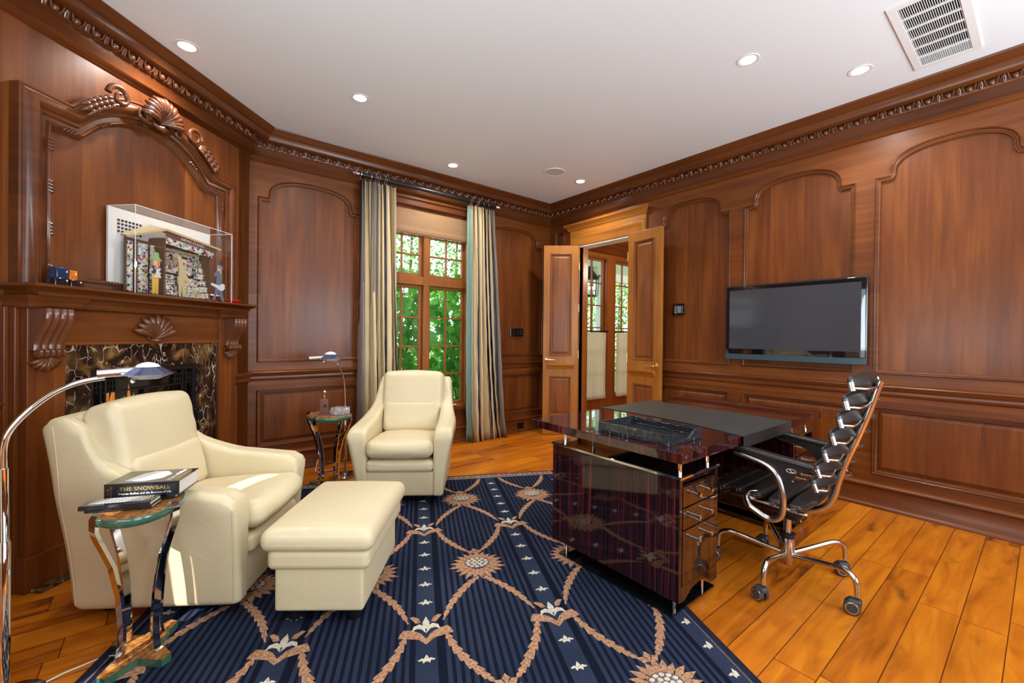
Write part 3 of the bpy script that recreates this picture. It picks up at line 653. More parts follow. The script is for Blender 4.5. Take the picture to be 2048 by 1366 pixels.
leaf(4.112, 3.797, math.atan2(.29, -.355), 'left leaf of the open mahogany double door, standing near the window corner', False)
leaf(4.075, 2.962, math.atan2(-.47, -.05), 'right leaf of the open mahogany double door, folded back towards the television', True)

for (a, c, lb) in ((.12, 1.26, 'nearer'), (1.40, 1.86, 'farther')):
    b = MB(); b.grid(60, 8, lambda u, v: (XL + .10 + .03 * math.sin(u * (c - a) * 70), a + (c - a) * u, .02 + 2.62 * v)); tag(b.build('curtain', C_ST[0], ang=80), 'gold silk curtain on the left wall window, the %s of two' % lb, 'curtain')
light('lobby_fill', 'POINT', (5.3, 2.9, 2.3), (5.4, 3.9, 0), 55, (1, .86, .70), shadow_soft_size=.12)  # unseen point light added to brighten the lobby

# ------------------------------------------------------------------ lobby beyond the door
VY = 4.36
b = MB(); LWs = [(4.80, 5.40), (5.58, 6.12)]
b.prism(rect(4.30, 6.8, 0, 2.95), 0, -.12, lambda u, n, z: (u, VY - n, z), holes=[rect(a, c, .3, 2.50) for a, c in LWs]); b.build('wall_lobby_back', 'win_wood', kind='structure', smooth=False)
b = MB(); b.box(6.75, 6.85, 1.6, VY + .1, 0, 2.95); b.box(4.28, 6.85, 1.6, 1.7, 0, 2.95); b.build('wall_lobby_right', 'win_wood', kind='structure', smooth=False)
b = MB(); b.box(4.25, 6.85, 1.6, VY + .1, 2.72, 2.8); b.build('ceiling_lobby', 'win_wood', kind='structure', smooth=False)
b = MB(); b.sweep([(6.75, VY), (4.28, VY)], [(0, 2.56), (.01, 2.565), (.02, 2.60), (.06, 2.66), (.08, 2.69), (.085, 2.72), (0, 2.72)], False, HZ); b.build('trim_9', 'wood_mould', kind='structure')
for i, (a, c) in enumerate(LWs):
    wn_ = window('window_%d' % (i + 2), lambda u, n, z: (u, VY - n, z), a - .005, c + .005, .295, 2.505, rows=(6,), cols=2, mat='win_wood')
    ct = thing('cafe_curtain', 'sheer peach cafe curtain on the %s lobby window, seen through the doorway' % ('left' if i == 0 else 'right'), 'curtain', ((a + c) / 2, VY - .02, .3), 0, 'cafe curtains in the lobby')
    wd_ = (c - a) / 2 - .035
    b = MB(); b.grid(70, 10, lambda u, v: ((-wd_ + 2 * wd_ * u) * (1 - .06 * math.sin(v * PI)) , .016 * math.sin(u * 52 + math.sin(v * 3) * 1.2) * (1.2 - v * .6), 1.03 * v)); o = b.build('sheer_panel', 'sheer', ct, ang=80)
    b = MB(); b.cyl((-wd_ - .03, 0, 1.045), (wd_ + .03, 0, 1.045), .012, 8); b.build('cafe_rod', 'bmetal', ct)

# ------------------------------------------------------------------ outside
def ray_pt(px, Y):  # direction of a photograph column, for placing the outside at its own distance
    return 0
pc = MB(); pc.box(5.0, 12, 4.6, 7.6, 3.0, 3.08); pc.box(5.0, 12, 7.5, 7.7, 2.80, 3.0); pc.build('ceiling_porch', 'porch', kind='structure', smooth=False)
b = MB(); b.lathe([(.17, 0), (.17, .08), (.14, .1), (.13, .2), (.115, 2.6), (.13, 2.72), (.16, 2.78), (.16, 3.0)], 28, (8.42, 7.0, 0)); tag(b.build('porch_column', 'colw'), 'white round porch column seen through the left lobby window', 'column')
ln = thing('porch_lantern', 'black hanging lantern with lit candle bulbs outside the lobby window', 'lantern', (6.42, 5.6, 2.02))
b = MB()
b.lathe([(.13, .02), (.14, .05), (.10, .06)], 8); b.lathe([(.15, .36), (.17, .38), (.15, .42), (.07, .52), (.05, .56), (.07, .60), (.03, .62)], 8); b.cyl((0, 0, .6), (0, 0, 1.0), .008, 6)
for k in range(8): a = k * PI / 4; b.tube([(.135 * math.cos(a), .135 * math.sin(a), .05), (.16 * math.cos(a), .16 * math.sin(a), .37)], .007, 5)
for k in range(8): a = k * PI / 4 + .2; b.tube([(.16 * math.cos(a), .16 * math.sin(a), .40), (.20 * math.cos(a), .20 * math.sin(a), .44)], .01, 5)
b.build('lantern_frame', 'bmetal', ln)
for k in range(4):
    a = k * PI / 2 + .3; b = MB(); b.cyl((.04 * math.cos(a), .04 * math.sin(a), .05), (.04 * math.cos(a), .04 * math.sin(a), .16), .010, 6); cd = b.build('candle', 'paper', ln)
    b = MB(); b.lathe([(0, 0), (.014, .02), (.012, .045), (0, .07)], 8, (.04 * math.cos(a), .04 * math.sin(a), .16)); b.build('bulb', 'bulb', cd)
b = MB(); b.prism([(-30, 4.5), (40, 4.5), (40, 40), (-30, 40)], -.05, -.15, lambda a, t, c: (a, c, t)); b.build('garden_ground', plain('lawn', (.12, .20, .05), .9), kind='structure', smooth=False)
LEAF = [(0, 0), (.18, .02), (.42, -.12), (.36, .12), (.62, .25), (.38, .36), (.44, .60), (.20, .55), (0, .95), (-.20, .55), (-.44, .60), (-.38, .36), (-.62, .25), (-.36, .12), (-.42, -.12), (-.18, .02)]
SM = [(0, 0), (.3, .35), (0, 1), (-.3, .35)]
def leaves(b, n, region, size, shape, seed, tilt=.9):
    random.seed(seed); k = len(shape)
    for _ in range(n):
        x, y, z = (random.uniform(*r) for r in region); s = random.uniform(*size)
        X = Matrix.Translation((x, y, z)) @ Euler((PI / 2 + random.uniform(-tilt, tilt), random.uniform(-.8, .8), random.uniform(-.7, .7))).to_matrix().to_4x4() @ Matrix.Rotation(random.uniform(-2.8, 2.8) if shape is SM else PI + random.uniform(-.9, .9), 4, 'Z') @ Matrix.Diagonal((s, s, s, 1))
        b.add([(p[0], p[1], .12 * abs(p[0])) for p in shape], [tuple(range(k))], 0, X)
def shrub(name, label, cx, region, n, seed, z1):
    t = thing(name, label, 'shrub', (cx, (region[1][0] + region[1][1]) / 2, -.05))
    b = MB(); cy = (region[1][0] + region[1][1]) / 2
    leaves(b, n, [(region[0][0] - cx, region[0][1] - cx), (region[1][0] - cy, region[1][1] - cy), (0.1, z1)], (.10, .17), LEAF, seed); b.build('foliage', 'leaf', t, smooth=False)
    s = MB(); random.seed(seed)
    for k in range(14):
        x = random.uniform(region[0][0], region[0][1]) - cx; s.tube([(x * .5, 0, 0), (x * .8 + .05, .05, z1 * .5), (x, random.uniform(-.2, .2), z1 * random.uniform(.8, 1.05))], [.012, .009, .004], 5)
    s.build('stem', 'stem', t)
shrub('maple_shrub', 'broad-leaved green shrub close outside the left half of the window', 2.0, [(1.2, 2.72), (5.0, 5.8)], 900, 1, 2.15)
shrub('maple_shrub', 'broad-leaved green shrub close outside the right half of the window', 3.7, [(2.95, 4.5), (5.1, 5.9)], 1000, 2, 2.2)
def hedge(name, label, cat, region, n, size, seed, mat):
    cx = sum(region[0]) / 2; cy = sum(region[1]) / 2
    t = thing(name, label, cat, (cx, cy, 0)); b = MB()
    leaves(b, n, [(region[0][0] - cx, region[0][1] - cx), (region[1][0] - cy, region[1][1] - cy), region[2]], size, SM, seed, 1.4); b.build('foliage', mat, t, smooth=False)
    s = MB(); random.seed(seed)
    for k in range(5): x = (region[0][1] - region[0][0]) * (k / 5 - .4); s.tube([(x, 0, -.1), (x + .1, 0, region[2][0] + .6), (x + .3, .1, region[2][1] * .9)], [.07, .05, .02], 6)
    s.build('trunk', 'stem', t)
hedge('garden_tree', 'sunlit light green tree beyond the shrubs outside the window', 'tree', [(2.5, 9.0), (8.6, 11.0), (.6, 6.5)], 16000, (.07, .13), 5, 'leaf2')
hedge('tall_hedge', 'tall green hedge beyond the porch, seen through the lobby windows', 'hedge', [(9.6, 17.6), (10.0, 11.0), (0, 5.0)], 12000, (.10, .18), 6, 'hedge')

# ------------------------------------------------------------------ fireplace
Q45 = PI / 4
def dloc(T, n, z=0): p = WD_(T, n, z); return p
LN = lambda x, n, z: (x, -n, z)            # local frame of things on the diagonal wall: n out of the wall
mt = thing('fireplace', 'mahogany fireplace mantel with carved corbels and dark veined marble around the firebox', 'fireplace', dloc(2.435, 0), Q45)
for s in (-1, 1):
    b = MB(); b.box(s * .662, s * .499, 0, .10, 0, 1.375, W=LN); b.box(s * .682, s * .662, 0, .06, 0, 1.375, W=LN); b.box(s * .702, s * .682, 0, .03, 0, 1.375, W=LN)
    b.box(s * .676, s * .494, 0, .115, 0, .17, W=LN)
    b.build('pilaster', 'wood_v', mt, bevel=.004, smooth=False)
b = MB(); b.box(-.50, .50, 0, .085, 1.192, 1.375, W=LN); b.box(-.50, .50, 0, .095, 1.186, 1.2, W=LN); b.build('frieze', 'wood_s', mt, bevel=.003, smooth=False)
b = MB()
pth = [(.678, 0), (.678, -.135), (.47, -.135), (.47, -.105), (-.47, -.105), (-.47, -.135), (-.678, -.135), (-.678, 0)]
b.sweep(pth, [(0, 1.368), (.008, 1.372), (.012, 1.385), (.010, 1.392), (.018, 1.405), (.030, 1.418), (.034, 1.428), (0, 1.43)], False, HZ)
b.sweep([(.648, 0), (.648, -.140), (-.632, -.140), (-.632, 0)], [(0, 1.425), (.045, 1.428), (.050, 1.436), (.052, 1.448), (.066, 1.456), (.084, 1.467), (.090, 1.470), (.090, 1.483), (0, 1.483)], False, HZ)
b.prism([(-.655, 0), (-.655, -.118), (.655, -.118), (.655, 0)], 1.42, 1.483, lambda a, t, c: (a, c, t))
b.build('mantel_shelf', 'wood_mould', mt)
for s in (-1, 1):
    c = MB(); wv = .055
    def cf(u, v):
        sp_ = [(.095, 1.368), (.098, 1.345), (.094, 1.315), (.072, 1.275), (.045, 1.235), (.028, 1.20), (.026, 1.165)]
        f = v * 6; i = min(int(f), 5); t_ = f - i; n0 = sp_[i][0] * (1 - t_) + sp_[i + 1][0] * t_; z0 = sp_[i][1] * (1 - t_) + sp_[i + 1][1] * t_
        return (s * .597 + (u - .5) * 2 * wv, -(.10 + n0 + .010 * abs(math.sin(u * PI * 3.5)) - .004), z0)
    c.grid(40, 18, cf)
    for u in (0, 1):
        pp = [cf(u, v / 18) for v in range(19)]; x = pp[0][0]
        c.add(pp + [(x, -.09, p[2]) for p in pp], [(i, i + 1, 20 + i, 19 + i) for i in range(18)])
    for k in range(5): c.lathe([(.014, -.011), (.021, -.006), (.021, .006), (.014, .011)], 14, X=Matrix.Translation((s * .597 + (k - 2) * .0245, -.142, 1.150)) @ Matrix.Rotation(PI / 2, 4, 'Y'))
    for k in range(7):
        a = PI * (.13 + .74 * k / 6); L = .068
        c.tube([(s * .597 + .01 * math.cos(a), -.115, 1.135), (s * .597 + .55 * L * math.cos(a), -.128, 1.130 - .55 * L * math.sin(a)), (s * .597 + .85 * L * math.cos(a), -.118, 1.130 - L * math.sin(a) * .9), (s * .597 + L * math.cos(a), -.104, 1.130 - L * math.sin(a))], [.008, .013, .012, .005], 8)
    c.build('corbel', 'wood_carve', mt)
def shell(b, c, R, n0, ribs, W, lift, a0=.10, up=1):
    for k in range(ribs):
        a = PI * (a0 + (1 - 2 * a0) * k / (ribs - 1)); L = R * (1.0 + .10 * math.sin(a) - .04 * (k % 2))
        pts = [(c[0] + q * L * math.cos(a) * (1 - .15 * (1 - q)), n0 + lift * math.sin(q * PI * .80) * 1.0, c[1] + up * q * L * math.sin(a)) for q in (0, .2, .4, .6, .8, .95, 1.04)]
        b.tube([W(*p) for p in pts], [R * .05, R * .07, R * .10, R * .13, R * .15, R * .12, R * .04], 8)
b = MB(); shell(b, (.0, 1.215), .140, .082, 9, LN, .026, a0=.13)
for s in (-1, 1): b.tube([LN(s * (.012 + .022 * math.sin(a * .9) * (1 - a / 9)) + s * .02, .095, 1.222 + .02 * math.cos(a * .9) * (1 - a / 9)) for a in range(7)], .007, 6)
b.tube([LN(-.045, .09, 1.208), LN(0, .10, 1.204), LN(.045, .09, 1.208)], [.008, .012, .008], 8)
b.build('shell_carving', 'wood_carve', mt)
b = MB(); O = (-.362, .352); b.prism(rect(-.50, .50, 0, 1.192), .0, .075, LN, holes=[[(O[0], .001), (O[1], .001), (O[1], 1.04), (O[0], 1.04)]]); b.build('marble_surround', 'marble', mt, smooth=False)
b = MB(); b.box(-.655, .655, 0, .17, 0, .012, W=LN); b.build('hearth_slab', 'marble', mt, smooth=False, bevel=.003)
b = MB(); b.box(O[0], O[1], -.5, -.49, 0, 1.02, W=LN); b.box(O[0] + .06, O[0] + .05, -.5, .02, 0, 1.02, W=LN); b.box(O[1] - .05, O[1] - .06, -.5, .02, 0, 1.02, W=LN); b.box(O[0], O[1], -.5, .02, .99, 1.0, W=LN); b.box(O[0], O[1], -.5, .02, .0, .02, W=LN)
fb = b.build('firebox', plain('soot_brick', (.035, .028, .024), .9, bump=.4, bscale=14), mt, smooth=False)
random.seed(4)
b = MB()
for k in range(4): x = -.2 + .12 * k; b.tube([(x - .12, .22 + .03 * k, .30 + .04 * (k % 2)), (x + .16, .16, .34 + .03 * k)], .035, 8)
b.build('fire_log', plain('charred_log', (.05, .03, .02), .9, bump=.6, bscale=20), fb)
for k, (x, h) in enumerate([(-.17, .30), (-.07, .44), (-.035, .40), (.04, .30), (.085, .37), (.12, .31), (.20, .2)]):
    f = MB(); f.lathe([(0, 0), (.028, .04), (.034, .10), (.022, .20), (.008, h * .8), (0, h)], 10, (x, .18, .55)); f.v = [(p[0] + .015 * math.sin(p[2] * 22 + k), p[1], p[2]) for p in f.v]
    f.build('flame', 'flame', fb)
    f = MB(); f.lathe([(0, 0), (.012, .04), (.014, .09), (.005, .16), (0, .20)], 8, (x, .165, .55)); f.build('flame', 'flame2', fb)
# fire screen
b = MB(); s0 = .05
fl, fr, ft = O[0] + .004, O[1] - .004, 1.036
b.prism(rect(fl, fr, .02, ft), .015, s0, LN, holes=[rect(fl + .028, fr - .028, .05, ft - .028)])
def bar(x0, x1, z0, z1): b.box(x0, x1, .028, .044, z0, z1, W=LN)
gi = [fl + .028, fl + .10, fr - .10, fr - .028]
for x in (fl + .10, fr - .10, fl + .075, fr - .075): bar(x - .005, x + .005, .05, ft - .028)
for z in (ft - .055, ft - .125, .56, .49, .12, .19): bar(fl + .028, fl + .10, z - .004, z + .004); bar(fr - .10, fr - .028, z - .004, z + .004)
bar(fl + .028, fr - .028, ft - .130, ft - .122); bar(fl + .028, fr - .028, ft - .060, ft - .054)
for xa in (fl + .100, fl + .14, fr - .10 - .04, -.02):
    pass
for xc in (fl + .052, fr - .052, fl + .14, fr - .14):
    for k in (-1, 0, 1): bar(xc + k * .018 - .003, xc + k * .018 + .003, ft - .125, ft - .055)
    bar(xc - .035, xc + .035, ft - .095, ft - .088)
for xc in (fl + .052, fr - .052):
    for zc in (.525, .155):
        for k in (-1, 0, 1): bar(xc + k * .014 - .003, xc + k * .014 + .003, zc - .035, zc + .035)
        bar(xc - .022, xc + .022, zc - .018, zc - .012); bar(xc - .022, xc + .022, zc + .012, zc + .018)
bar(-.028, -.012, .05, ft - .125)
fs = b.build('fire_screen', 'bmetal', mt, smooth=False)
b = MB(); b.box(fl + .02, fr - .02, .020, .024, .05, ft - .02, W=LN); b.build('screen_glass', 'smoke', fs, smooth=False)

# overmantel
om = thing('overmantel', 'carved mahogany overmantel frame with a shell crest, above the mantel shelf', 'panel', dloc(2.460, 0, 1.488), Q45)
LO = lambda x, n, z: (x, -n, z - 1.488)
_R0 = ((.468) ** 2 + .215 ** 2) / (2 * .215)
_A0 = math.asin(.468 / _R0)
pa = [(-.692, 1.40), (.692, 1.40), (.692, 2.455)] + [(_R0 * math.sin(_A0 * (1 - 2 * k / 28)), 2.455 + .215 - _R0 + _R0 * math.cos(_A0 * (1 - 2 * k / 28))) for k in range(29)] + [(-.692, 2.455)]
b = MB(); b.sweep(pa, [(0, 0), (0, .055), (.008, .060), (.016, .055), (.022, .060), (.040, .078), (.062, .082), (.080, .066), (.084, .050), (.100, .046), (.104, .034), (.110, .034), (.128, .034)], True, LO); b.build('outer_frame', 'wood_mould', om)
pi_ = inset(pa, .126)
b = MB(); b.sweep(pi_, [(0, .030), (.002, .040), (.010, .046), (.018, .040), (.020, .030), (.026, .026), (.030, .006)], True, LO)
# ribbon ties along the inner bead
L = 0; nxt = .10; N = len(pi_)
for i in range(N):
    p, q = Vector(pi_[i]), Vector(pi_[(i + 1) % N]); d = (q - p); l_ = d.length
    if l_ < 1e-6: continue
    d.normalize(); nn = Vector((-d.y, d.x))
    while nxt < L + l_:
        c = p + d * (nxt - L) + nn * .011
        for k in range(4):
            e = c + d * (k - 1.5) * .017
            b.tube([LO(*((e - nn * .010 - d * .006).x, .046, (e - nn * .010 - d * .006).y)), LO(e.x, .056, e.y), LO((e + nn * .010 + d * .006).x, .046, (e + nn * .010 + d * .006).y)], .0045, 5)
        nxt += .215
    L += l_
b.build('ribbon_bead', 'wood_carve', om)
b = MB(); b.prism(inset(pa, .15), .0, .008, LO); b.build('centre_panel', 'wood_v', om, smooth=False)
b = MB(); shell(b, (0, 2.585), .135, .085, 13, LO, .055, a0=.03)
for s in (-1, 1):
    def spiral(cx, cz, R, turns, sgn, n, r0, r1):
        P_ = []; R_ = []
        for k in range(26):
            t = k / 25; a = sgn * (t * turns * 2 * PI) + (0 if sgn > 0 else PI); rr = R * (1 - .78 * t)
            P_.append(LO(cx + rr * math.cos(a), n + .012 * t, cz + rr * math.sin(a))); R_.append(r0 * (1 - t) + r1 * t)
        b.tube(P_, R_, 8)
    spiral(s * .115, 2.575, .045, 1.3, -s, .095, .014, .007)
    spiral(s * .255, 2.612, .062, 1.3, s, .09, .017, .008)
    # acanthus leaves running down the arch
    zc_ = 2.67 - _R0
    for k in range(5):
        a = math.asin((.300 + .030 * k) / _R0); Rp = _R0 - .030
        P0 = Vector((s * Rp * math.sin(a), zc_ + Rp * math.cos(a))); tg = Vector((s * math.cos(a), -math.sin(a))); nr = Vector((s * math.sin(a), math.cos(a)))
        for q, (fo, so, rr) in enumerate(((.060, .030, .013), (.064, -.026, .012), (.075, .004, .015))):
            P_ = [P0 + tg * (fo * t) + nr * (so * math.sin(t * PI * .55)) for t in (0, .25, .5, .75, 1)]
            b.tube([LO(p.x, .078 + .032 * math.sin(t * PI * .85), p.y) for p, t in zip(P_, (0, .25, .5, .75, 1))], [rr * .5, rr, rr * 1.05, rr * .8, rr * .2], 10)
    b.tube([LO(s * .05, .09, 2.565), LO(s * .02, .10, 2.55), LO(0, .11, 2.548)], [.012, .016, .02], 8)
b.build('shell_crest', 'wood_carve', om)

# things on the mantel shelf
cse = thing('display_case', 'clear acrylic display case with a paper newsstand scene, on the mantel shelf', 'display case', dloc(2.558, .114, 1.4835), Q45)
hw, y0, y1, H = .362, -.094, .094, .505       # local y: y0 in front
b = MB(); b.box(-hw, hw, y1 - .012, y1, 0, H); b.build('white_backing', 'white', cse, smooth=False)
b = MB(); b.box(-hw - .004, -hw, y0, y1, 0, H); b.box(hw, hw + .004, y0, y1, 0, H); b.box(-hw, hw, y0, y0 + .004, 0, H); b.box(-hw, hw, y0, y1, H, H + .004); b.build('acrylic_cover', 'acrylic', cse, smooth=False)
b = MB(); 
for a, c in (((-hw, y0, 0), (-hw, y0, H)), ((hw, y0, 0), (hw, y0, H)), ((-hw, y0, H), (hw, y0, H)), ((-hw, y0, 0), (hw, y0, 0)), ((-hw, y0, H), (-hw, y1, H)), ((hw, y0, H), (hw, y1, H))): b.cyl(a, c, .0018, 6)
b.build('polished_edge', plain('acrylic_edge', (.85, .85, .86), .1), cse)
KB, KD, KY = plain('paper_brown', (.13, .075, .045), .7), plain('paper_dark', (.03, .022, .02), .7), plain('paper_yellow', (.72, .58, .22), .7)
def ppl(n_, c_): return plain(n_, c_, .7)
def mag_mat(name, seed, sc_=60):
    m, n, l, bb = nodes(name); tc = n.new('ShaderNodeTexCoord'); v = n.new('ShaderNodeTexVoronoi'); v.inputs['Scale'].default_value = sc_; v.distance = 'CHEBYCHEV'
    mp = n.new('ShaderNodeMapping'); mp.inputs['Location'].default_value = (seed, seed, seed); l.new(tc.outputs['Object'], mp.inputs[0]); l.new(mp.outputs[0], v.inputs['Vector'])
    sp = n.new('ShaderNodeSeparateColor'); l.new(v.outputs['Color'], sp.inputs[0])
    c0 = ramp(n, l, sp.outputs[0], [(0, (.03, .03, .05)), (.2, (.75, .74, .7)), (.42, (.42, .50, .62)), (.56, (.80, .76, .66)), (.7, (.62, .22, .24)), (.82, (.35, .50, .30)), (.92, (.78, .62, .2))], 'CONSTANT')
    l.new(c0, bb.inputs['Base Color']); bb.inputs['Roughness'].default_value = .6; return m
MG = mag_mat('magazine_print', 1.3, 75); MG2 = mag_mat('newspaper_print', 4.1, 120)
st = MB()
kx0, kx1 = -.12, .24
st.box(kx0, kx1, y1 - .03, y1 - .013, .01, .36); st.box(kx0, kx0 + .012, -.03, .075, .01, .37); st.box(kx1 - .010, kx1, -.03, .075, .01, .33)
st.box(-.30, kx0, .045, .052, .02, .34); st.box(-.25, -.235, .03, .05, .02, .33)
st.build('newsstand_kiosk', KB, cse, smooth=False)
r_ = MB(); r_.add([(-.30, .03, .345), (kx0 - .01, -.06, .425), (.30, -.06, .385), (.26, .07, .40), (kx0, .07, .455), (-.30, .07, .36), (-.30, .03, .335), (kx0 - .01, -.06, .412), (.30, -.06, .372), (.26, .07, .387), (kx0, .07, .44), (-.30, .07, .35)], [(0, 1, 4, 5), (1, 2, 3, 4), (0, 6, 7, 1), (1, 7, 8, 2), (2, 8, 9, 3), (6, 11, 10, 7), (7, 10, 9, 8)]); r_.build('kiosk_roof', ppl('paper_roof', (.50, .40, .22)), cse, smooth=False)
f_ = MB(); f_.add([(kx0 - .004, -.050, .408), (.27, -.050, .372), (.27, -.050, .345), (kx0 - .004, -.050, .378), (kx0 - .004, -.046, .408), (.27, -.046, .372), (.27, -.046, .345), (kx0 - .004, -.046, .378)], [(0, 1, 2, 3), (4, 7, 6, 5), (0, 4, 5, 1), (3, 2, 6, 7)]); fo = f_.build('sign_fascia', ppl('paper_plum', (.12, .05, .055)), cse, smooth=False)
text('NEWS STAND', .024, 'sign_lettering', 'paper', fo, Matrix.Translation((.07, -.0515, .378)) @ Matrix.Rotation(.088, 4, 'Y') @ Matrix.Rotation(PI / 2, 4, 'X'), font_sx=1.2)
m_ = MB(); m_.add([(kx0, -.048, .376), (.25, -.048, .345), (.25, -.040, .31), (kx0, -.040, .335)], [(0, 1, 2, 3)]); m_.box(kx0 + .012, kx1 - .01, .05, .056, .17, .33); m_.box(-.29, -.26, .035, .043, .02, .32); m_.box(-.225, -.165, .035, .043, .02, .32); m_.box(-.155, -.125, .025, .033, .02, .32); m_.build('magazine_rack', MG, cse, smooth=False)
m_ = MB()
for j in range(4): m_.box(kx0 + .015, kx0 + .10, -.035 + .012 * j, .04, .015 + .035 * j, .045 + .035 * j)
for j in range(5): m_.box(kx0 + .13, kx1 - .07, -.045 + .018 * j, .04, .012 + .028 * j, .036 + .028 * j)
for j in range(6): m_.box(kx1 - .068, kx1 - .012, -.03 + .012 * j, .04, .015 + .045 * j, .052 + .045 * j)
m_.build('newspaper_stack', MG2, cse, smooth=False)
m_ = MB()
for cx_ in (kx0 + .09, kx0 + .21): m_.lathe([(0, 0), (.05, 0), (.052, .003), (0, .004)], 18, (cx_, .02, .305), sy=.5)
m_.box(kx0 + .14, kx1 - .08, -.05, -.04, .03, .034); m_.box(kx0 + .14, kx1 - .08, -.035, -.025, .058, .062)
m_.build('yellow_lights', KY, cse, smooth=False)
ct_ = MB()
for r0 in range(4):
    for k in range(7):
        x = -.31 + k * .022; z = .365 + r0 * .022
        if z > .40 + (x + .31) * -.0 + .045 or x > -.17: continue
        ct_.box(x, x + .012, y1 - .016, y1 - .012, z, z + .012)
ct_.build('distant_city_print', KD, cse, smooth=False)
def cutout(name, x, y, parts):
    root = None
    for k, (mat_, poly) in enumerate(parts):
        b_ = MB(); b_.prism([(x + p[0], p[1]) for p in poly], y, y + .004, lambda a, t, c: (a, t - .0012 * k, c))
        o = b_.build(name if root is None else 'paper_detail', mat_, cse if root is None else root, smooth=False)
        if root is None: root = o
SK = ppl('paper_skin', (.80, .50, .34)); 
cutout('paper_lady', -.20, -.055, [(ppl('paper_mustard', (.75, .45, .06)), [(-.018, .01), (-.004, .01), (0, .07), (.004, .01), (.018, .01), (.022, .11), (-.022, .11)]), (MG, [(-.035, .11), (.035, .11), (.038, .16), (.02, .185), (-.02, .185), (-.04, .15)]), (ppl('paper_ginger', (.70, .32, .10)), [(-.02, .18), (.025, .18), (.03, .225), (-.022, .225)]), (SK, [(-.014, .185), (.008, .185), (.008, .215), (-.014, .215)]), (ppl('paper_green', (.28, .50, .18)), [(-.035, .218), (.04, .215), (.018, .235), (.016, .262), (-.014, .265), (-.018, .236)])])
cutout('paper_newsman', -.015, -.055, [(ppl('paper_khaki', (.58, .48, .27)), [(-.02, .01), (-.008, .01), (0, .09), (.006, .01), (.02, .01), (.022, .12), (.055, .10), (.06, .11), (.018, .19), (.0, .26), (-.035, .285), (-.02, .19), (-.028, .12)]), (SK, [(.0, .235), (.028, .232), (.03, .262), (.0, .262)]), (KD, [(-.004, .258), (.04, .255), (.032, .272), (.002, .274)])])
cutout('paper_musician', .285, -.06, [(ppl('paper_denim', (.12, .17, .25)), [(-.055, .01), (-.035, .01), (-.005, .085), (.025, .01), (.05, .005), (.018, .11), (.03, .20), (.012, .225), (-.02, .222), (-.045, .19), (-.04, .175), (-.018, .19), (-.028, .11), (-.035, .07)]), (ppl('paper_case', (.70, .74, .78)), [(-.07, .115), (-.02, .098), (.0, .085), (.03, .082), (.052, .10), (.05, .13), (.03, .135), (.0, .118), (-.07, .13)]), (SK, [(-.016, .222), (.008, .222), (.010, .25), (-.016, .25)]), (ppl('paper_hair', (.50, .34, .16)), [(.004, .20), (.02, .205), (.018, .25), (.004, .25)]), (ppl('paper_cap', (.15, .25, .42)), [(-.024, .247), (.03, .24), (.016, .262), (-.014, .266)])])
# candle blocks and red dish
def block(name, label, T, n, z, w_, d_, h_, c, rz=0):
    b_ = MB(); b_.rbox((0, 0, h_ / 2), (w_, d_, h_), .004, 2); o = b_.build(name, plain(name + '_glass', c, .06, coat=.8)); p = dloc(T, n, z); o.location = p; o.rotation_euler = (0, 0, Q45 + rz); tag(o, label, 'glass block', 'glass blocks on the mantel shelf')
block('glass_block', 'black square glass block at the left end of the mantel shelf, carrying the blue one', 1.876, .125, 1.4835, .060, .06, .042, (.01, .011, .016))
block('glass_block', 'narrow black ribbed glass block on the mantel shelf, under the orange one', 1.948, .125, 1.4835, .060, .05, .040, (.012, .013, .018))
block('glass_block', 'dark blue glass block stacked on the black block on the mantel shelf', 1.882, .125, 1.526, .052, .05, .052, (.008, .035, .09))
block('glass_block', 'orange glass block stacked at the left end of the mantel shelf', 1.945, .11, 1.524, .036, .045, .048, (.70, .16, .012))
rdsh = MB(); rdsh.lathe([(.0, 0), (.05, 0), (.075, .008), (.10, .022), (.098, .025), (.07, .014), (0, .01)], 26, sx=1.05, sy=.6); rdsh.lathe([(.03, .01), (.045, .02), (.05, .03), (.03, .034), (0, .03)], 14, (.02, -.01, 0))
o = rdsh.build('red_dish', 'red'); o.location = dloc(3.005, .12, 1.4835); o.rotation_euler = (0, 0, Q45); tag(o, 'red glass dish at the right end of the mantel shelf', 'dish')

# ------------------------------------------------------------------ ceiling fittings
DL = [(.072, 3.383, 'far left, above the fireplace'), (1.114, 3.272, 'left of centre, above the far armchair'), (2.319, 3.934, 'close to the back wall in front of the window'), (3.689, 3.387, 'in the corner near the double door'), (2.896, 1.224, 'above the desk'), (3.58, .801, 'beside the air vent')]
dl0 = None
for i, (x, y, wh) in enumerate(DL + [(.5, -.3, ''), (2.9, -.9, ''), (1.2, -1.6, '')]):  # last three are unseen spots without fittings, added for light
    if wh:
        if dl0 is None:
            dl0 = thing('recessed_downlight', '', 'ceiling light', (x, y, ZC), 0, 'recessed ceiling lights')
            b = MB(); b.lathe([(.046, -.001), (.058, -.004), (.066, -.003), (.067, 0)], 28, caps=False); b.build('trim_ring', 'white', dl0)
            b = MB(); b.lathe([(0, -.0015), (.046, -.0012), (.046, -.0004)], 24); b.build('lamp_lens', 'lamp', dl0)
            o = dl0
        else: o = copy_tree(dl0); o.location = (x, y, ZC)
        o['label'] = 'small round recessed ceiling light, ' + wh
    sp_ = light('downlight', 'SPOT', (x, y, ZC - .02), (x, y, 0), (60 if i == 0 else 62 if i == 1 else 50), (1, .95, .87), spot_size=2.6, spot_blend=.7, shadow_soft_size=.05)
sk = thing('ceiling_speaker', 'round white speaker grille in the ceiling near the back right corner', 'speaker', (3.26, 3.374, ZC))
b = MB(); b.lathe([(0, -.004), (.098, -.004), (.098, -.0005)], 30); b.build('grille', plain('speaker_grille', (.62, .61, .60), .6), sk)
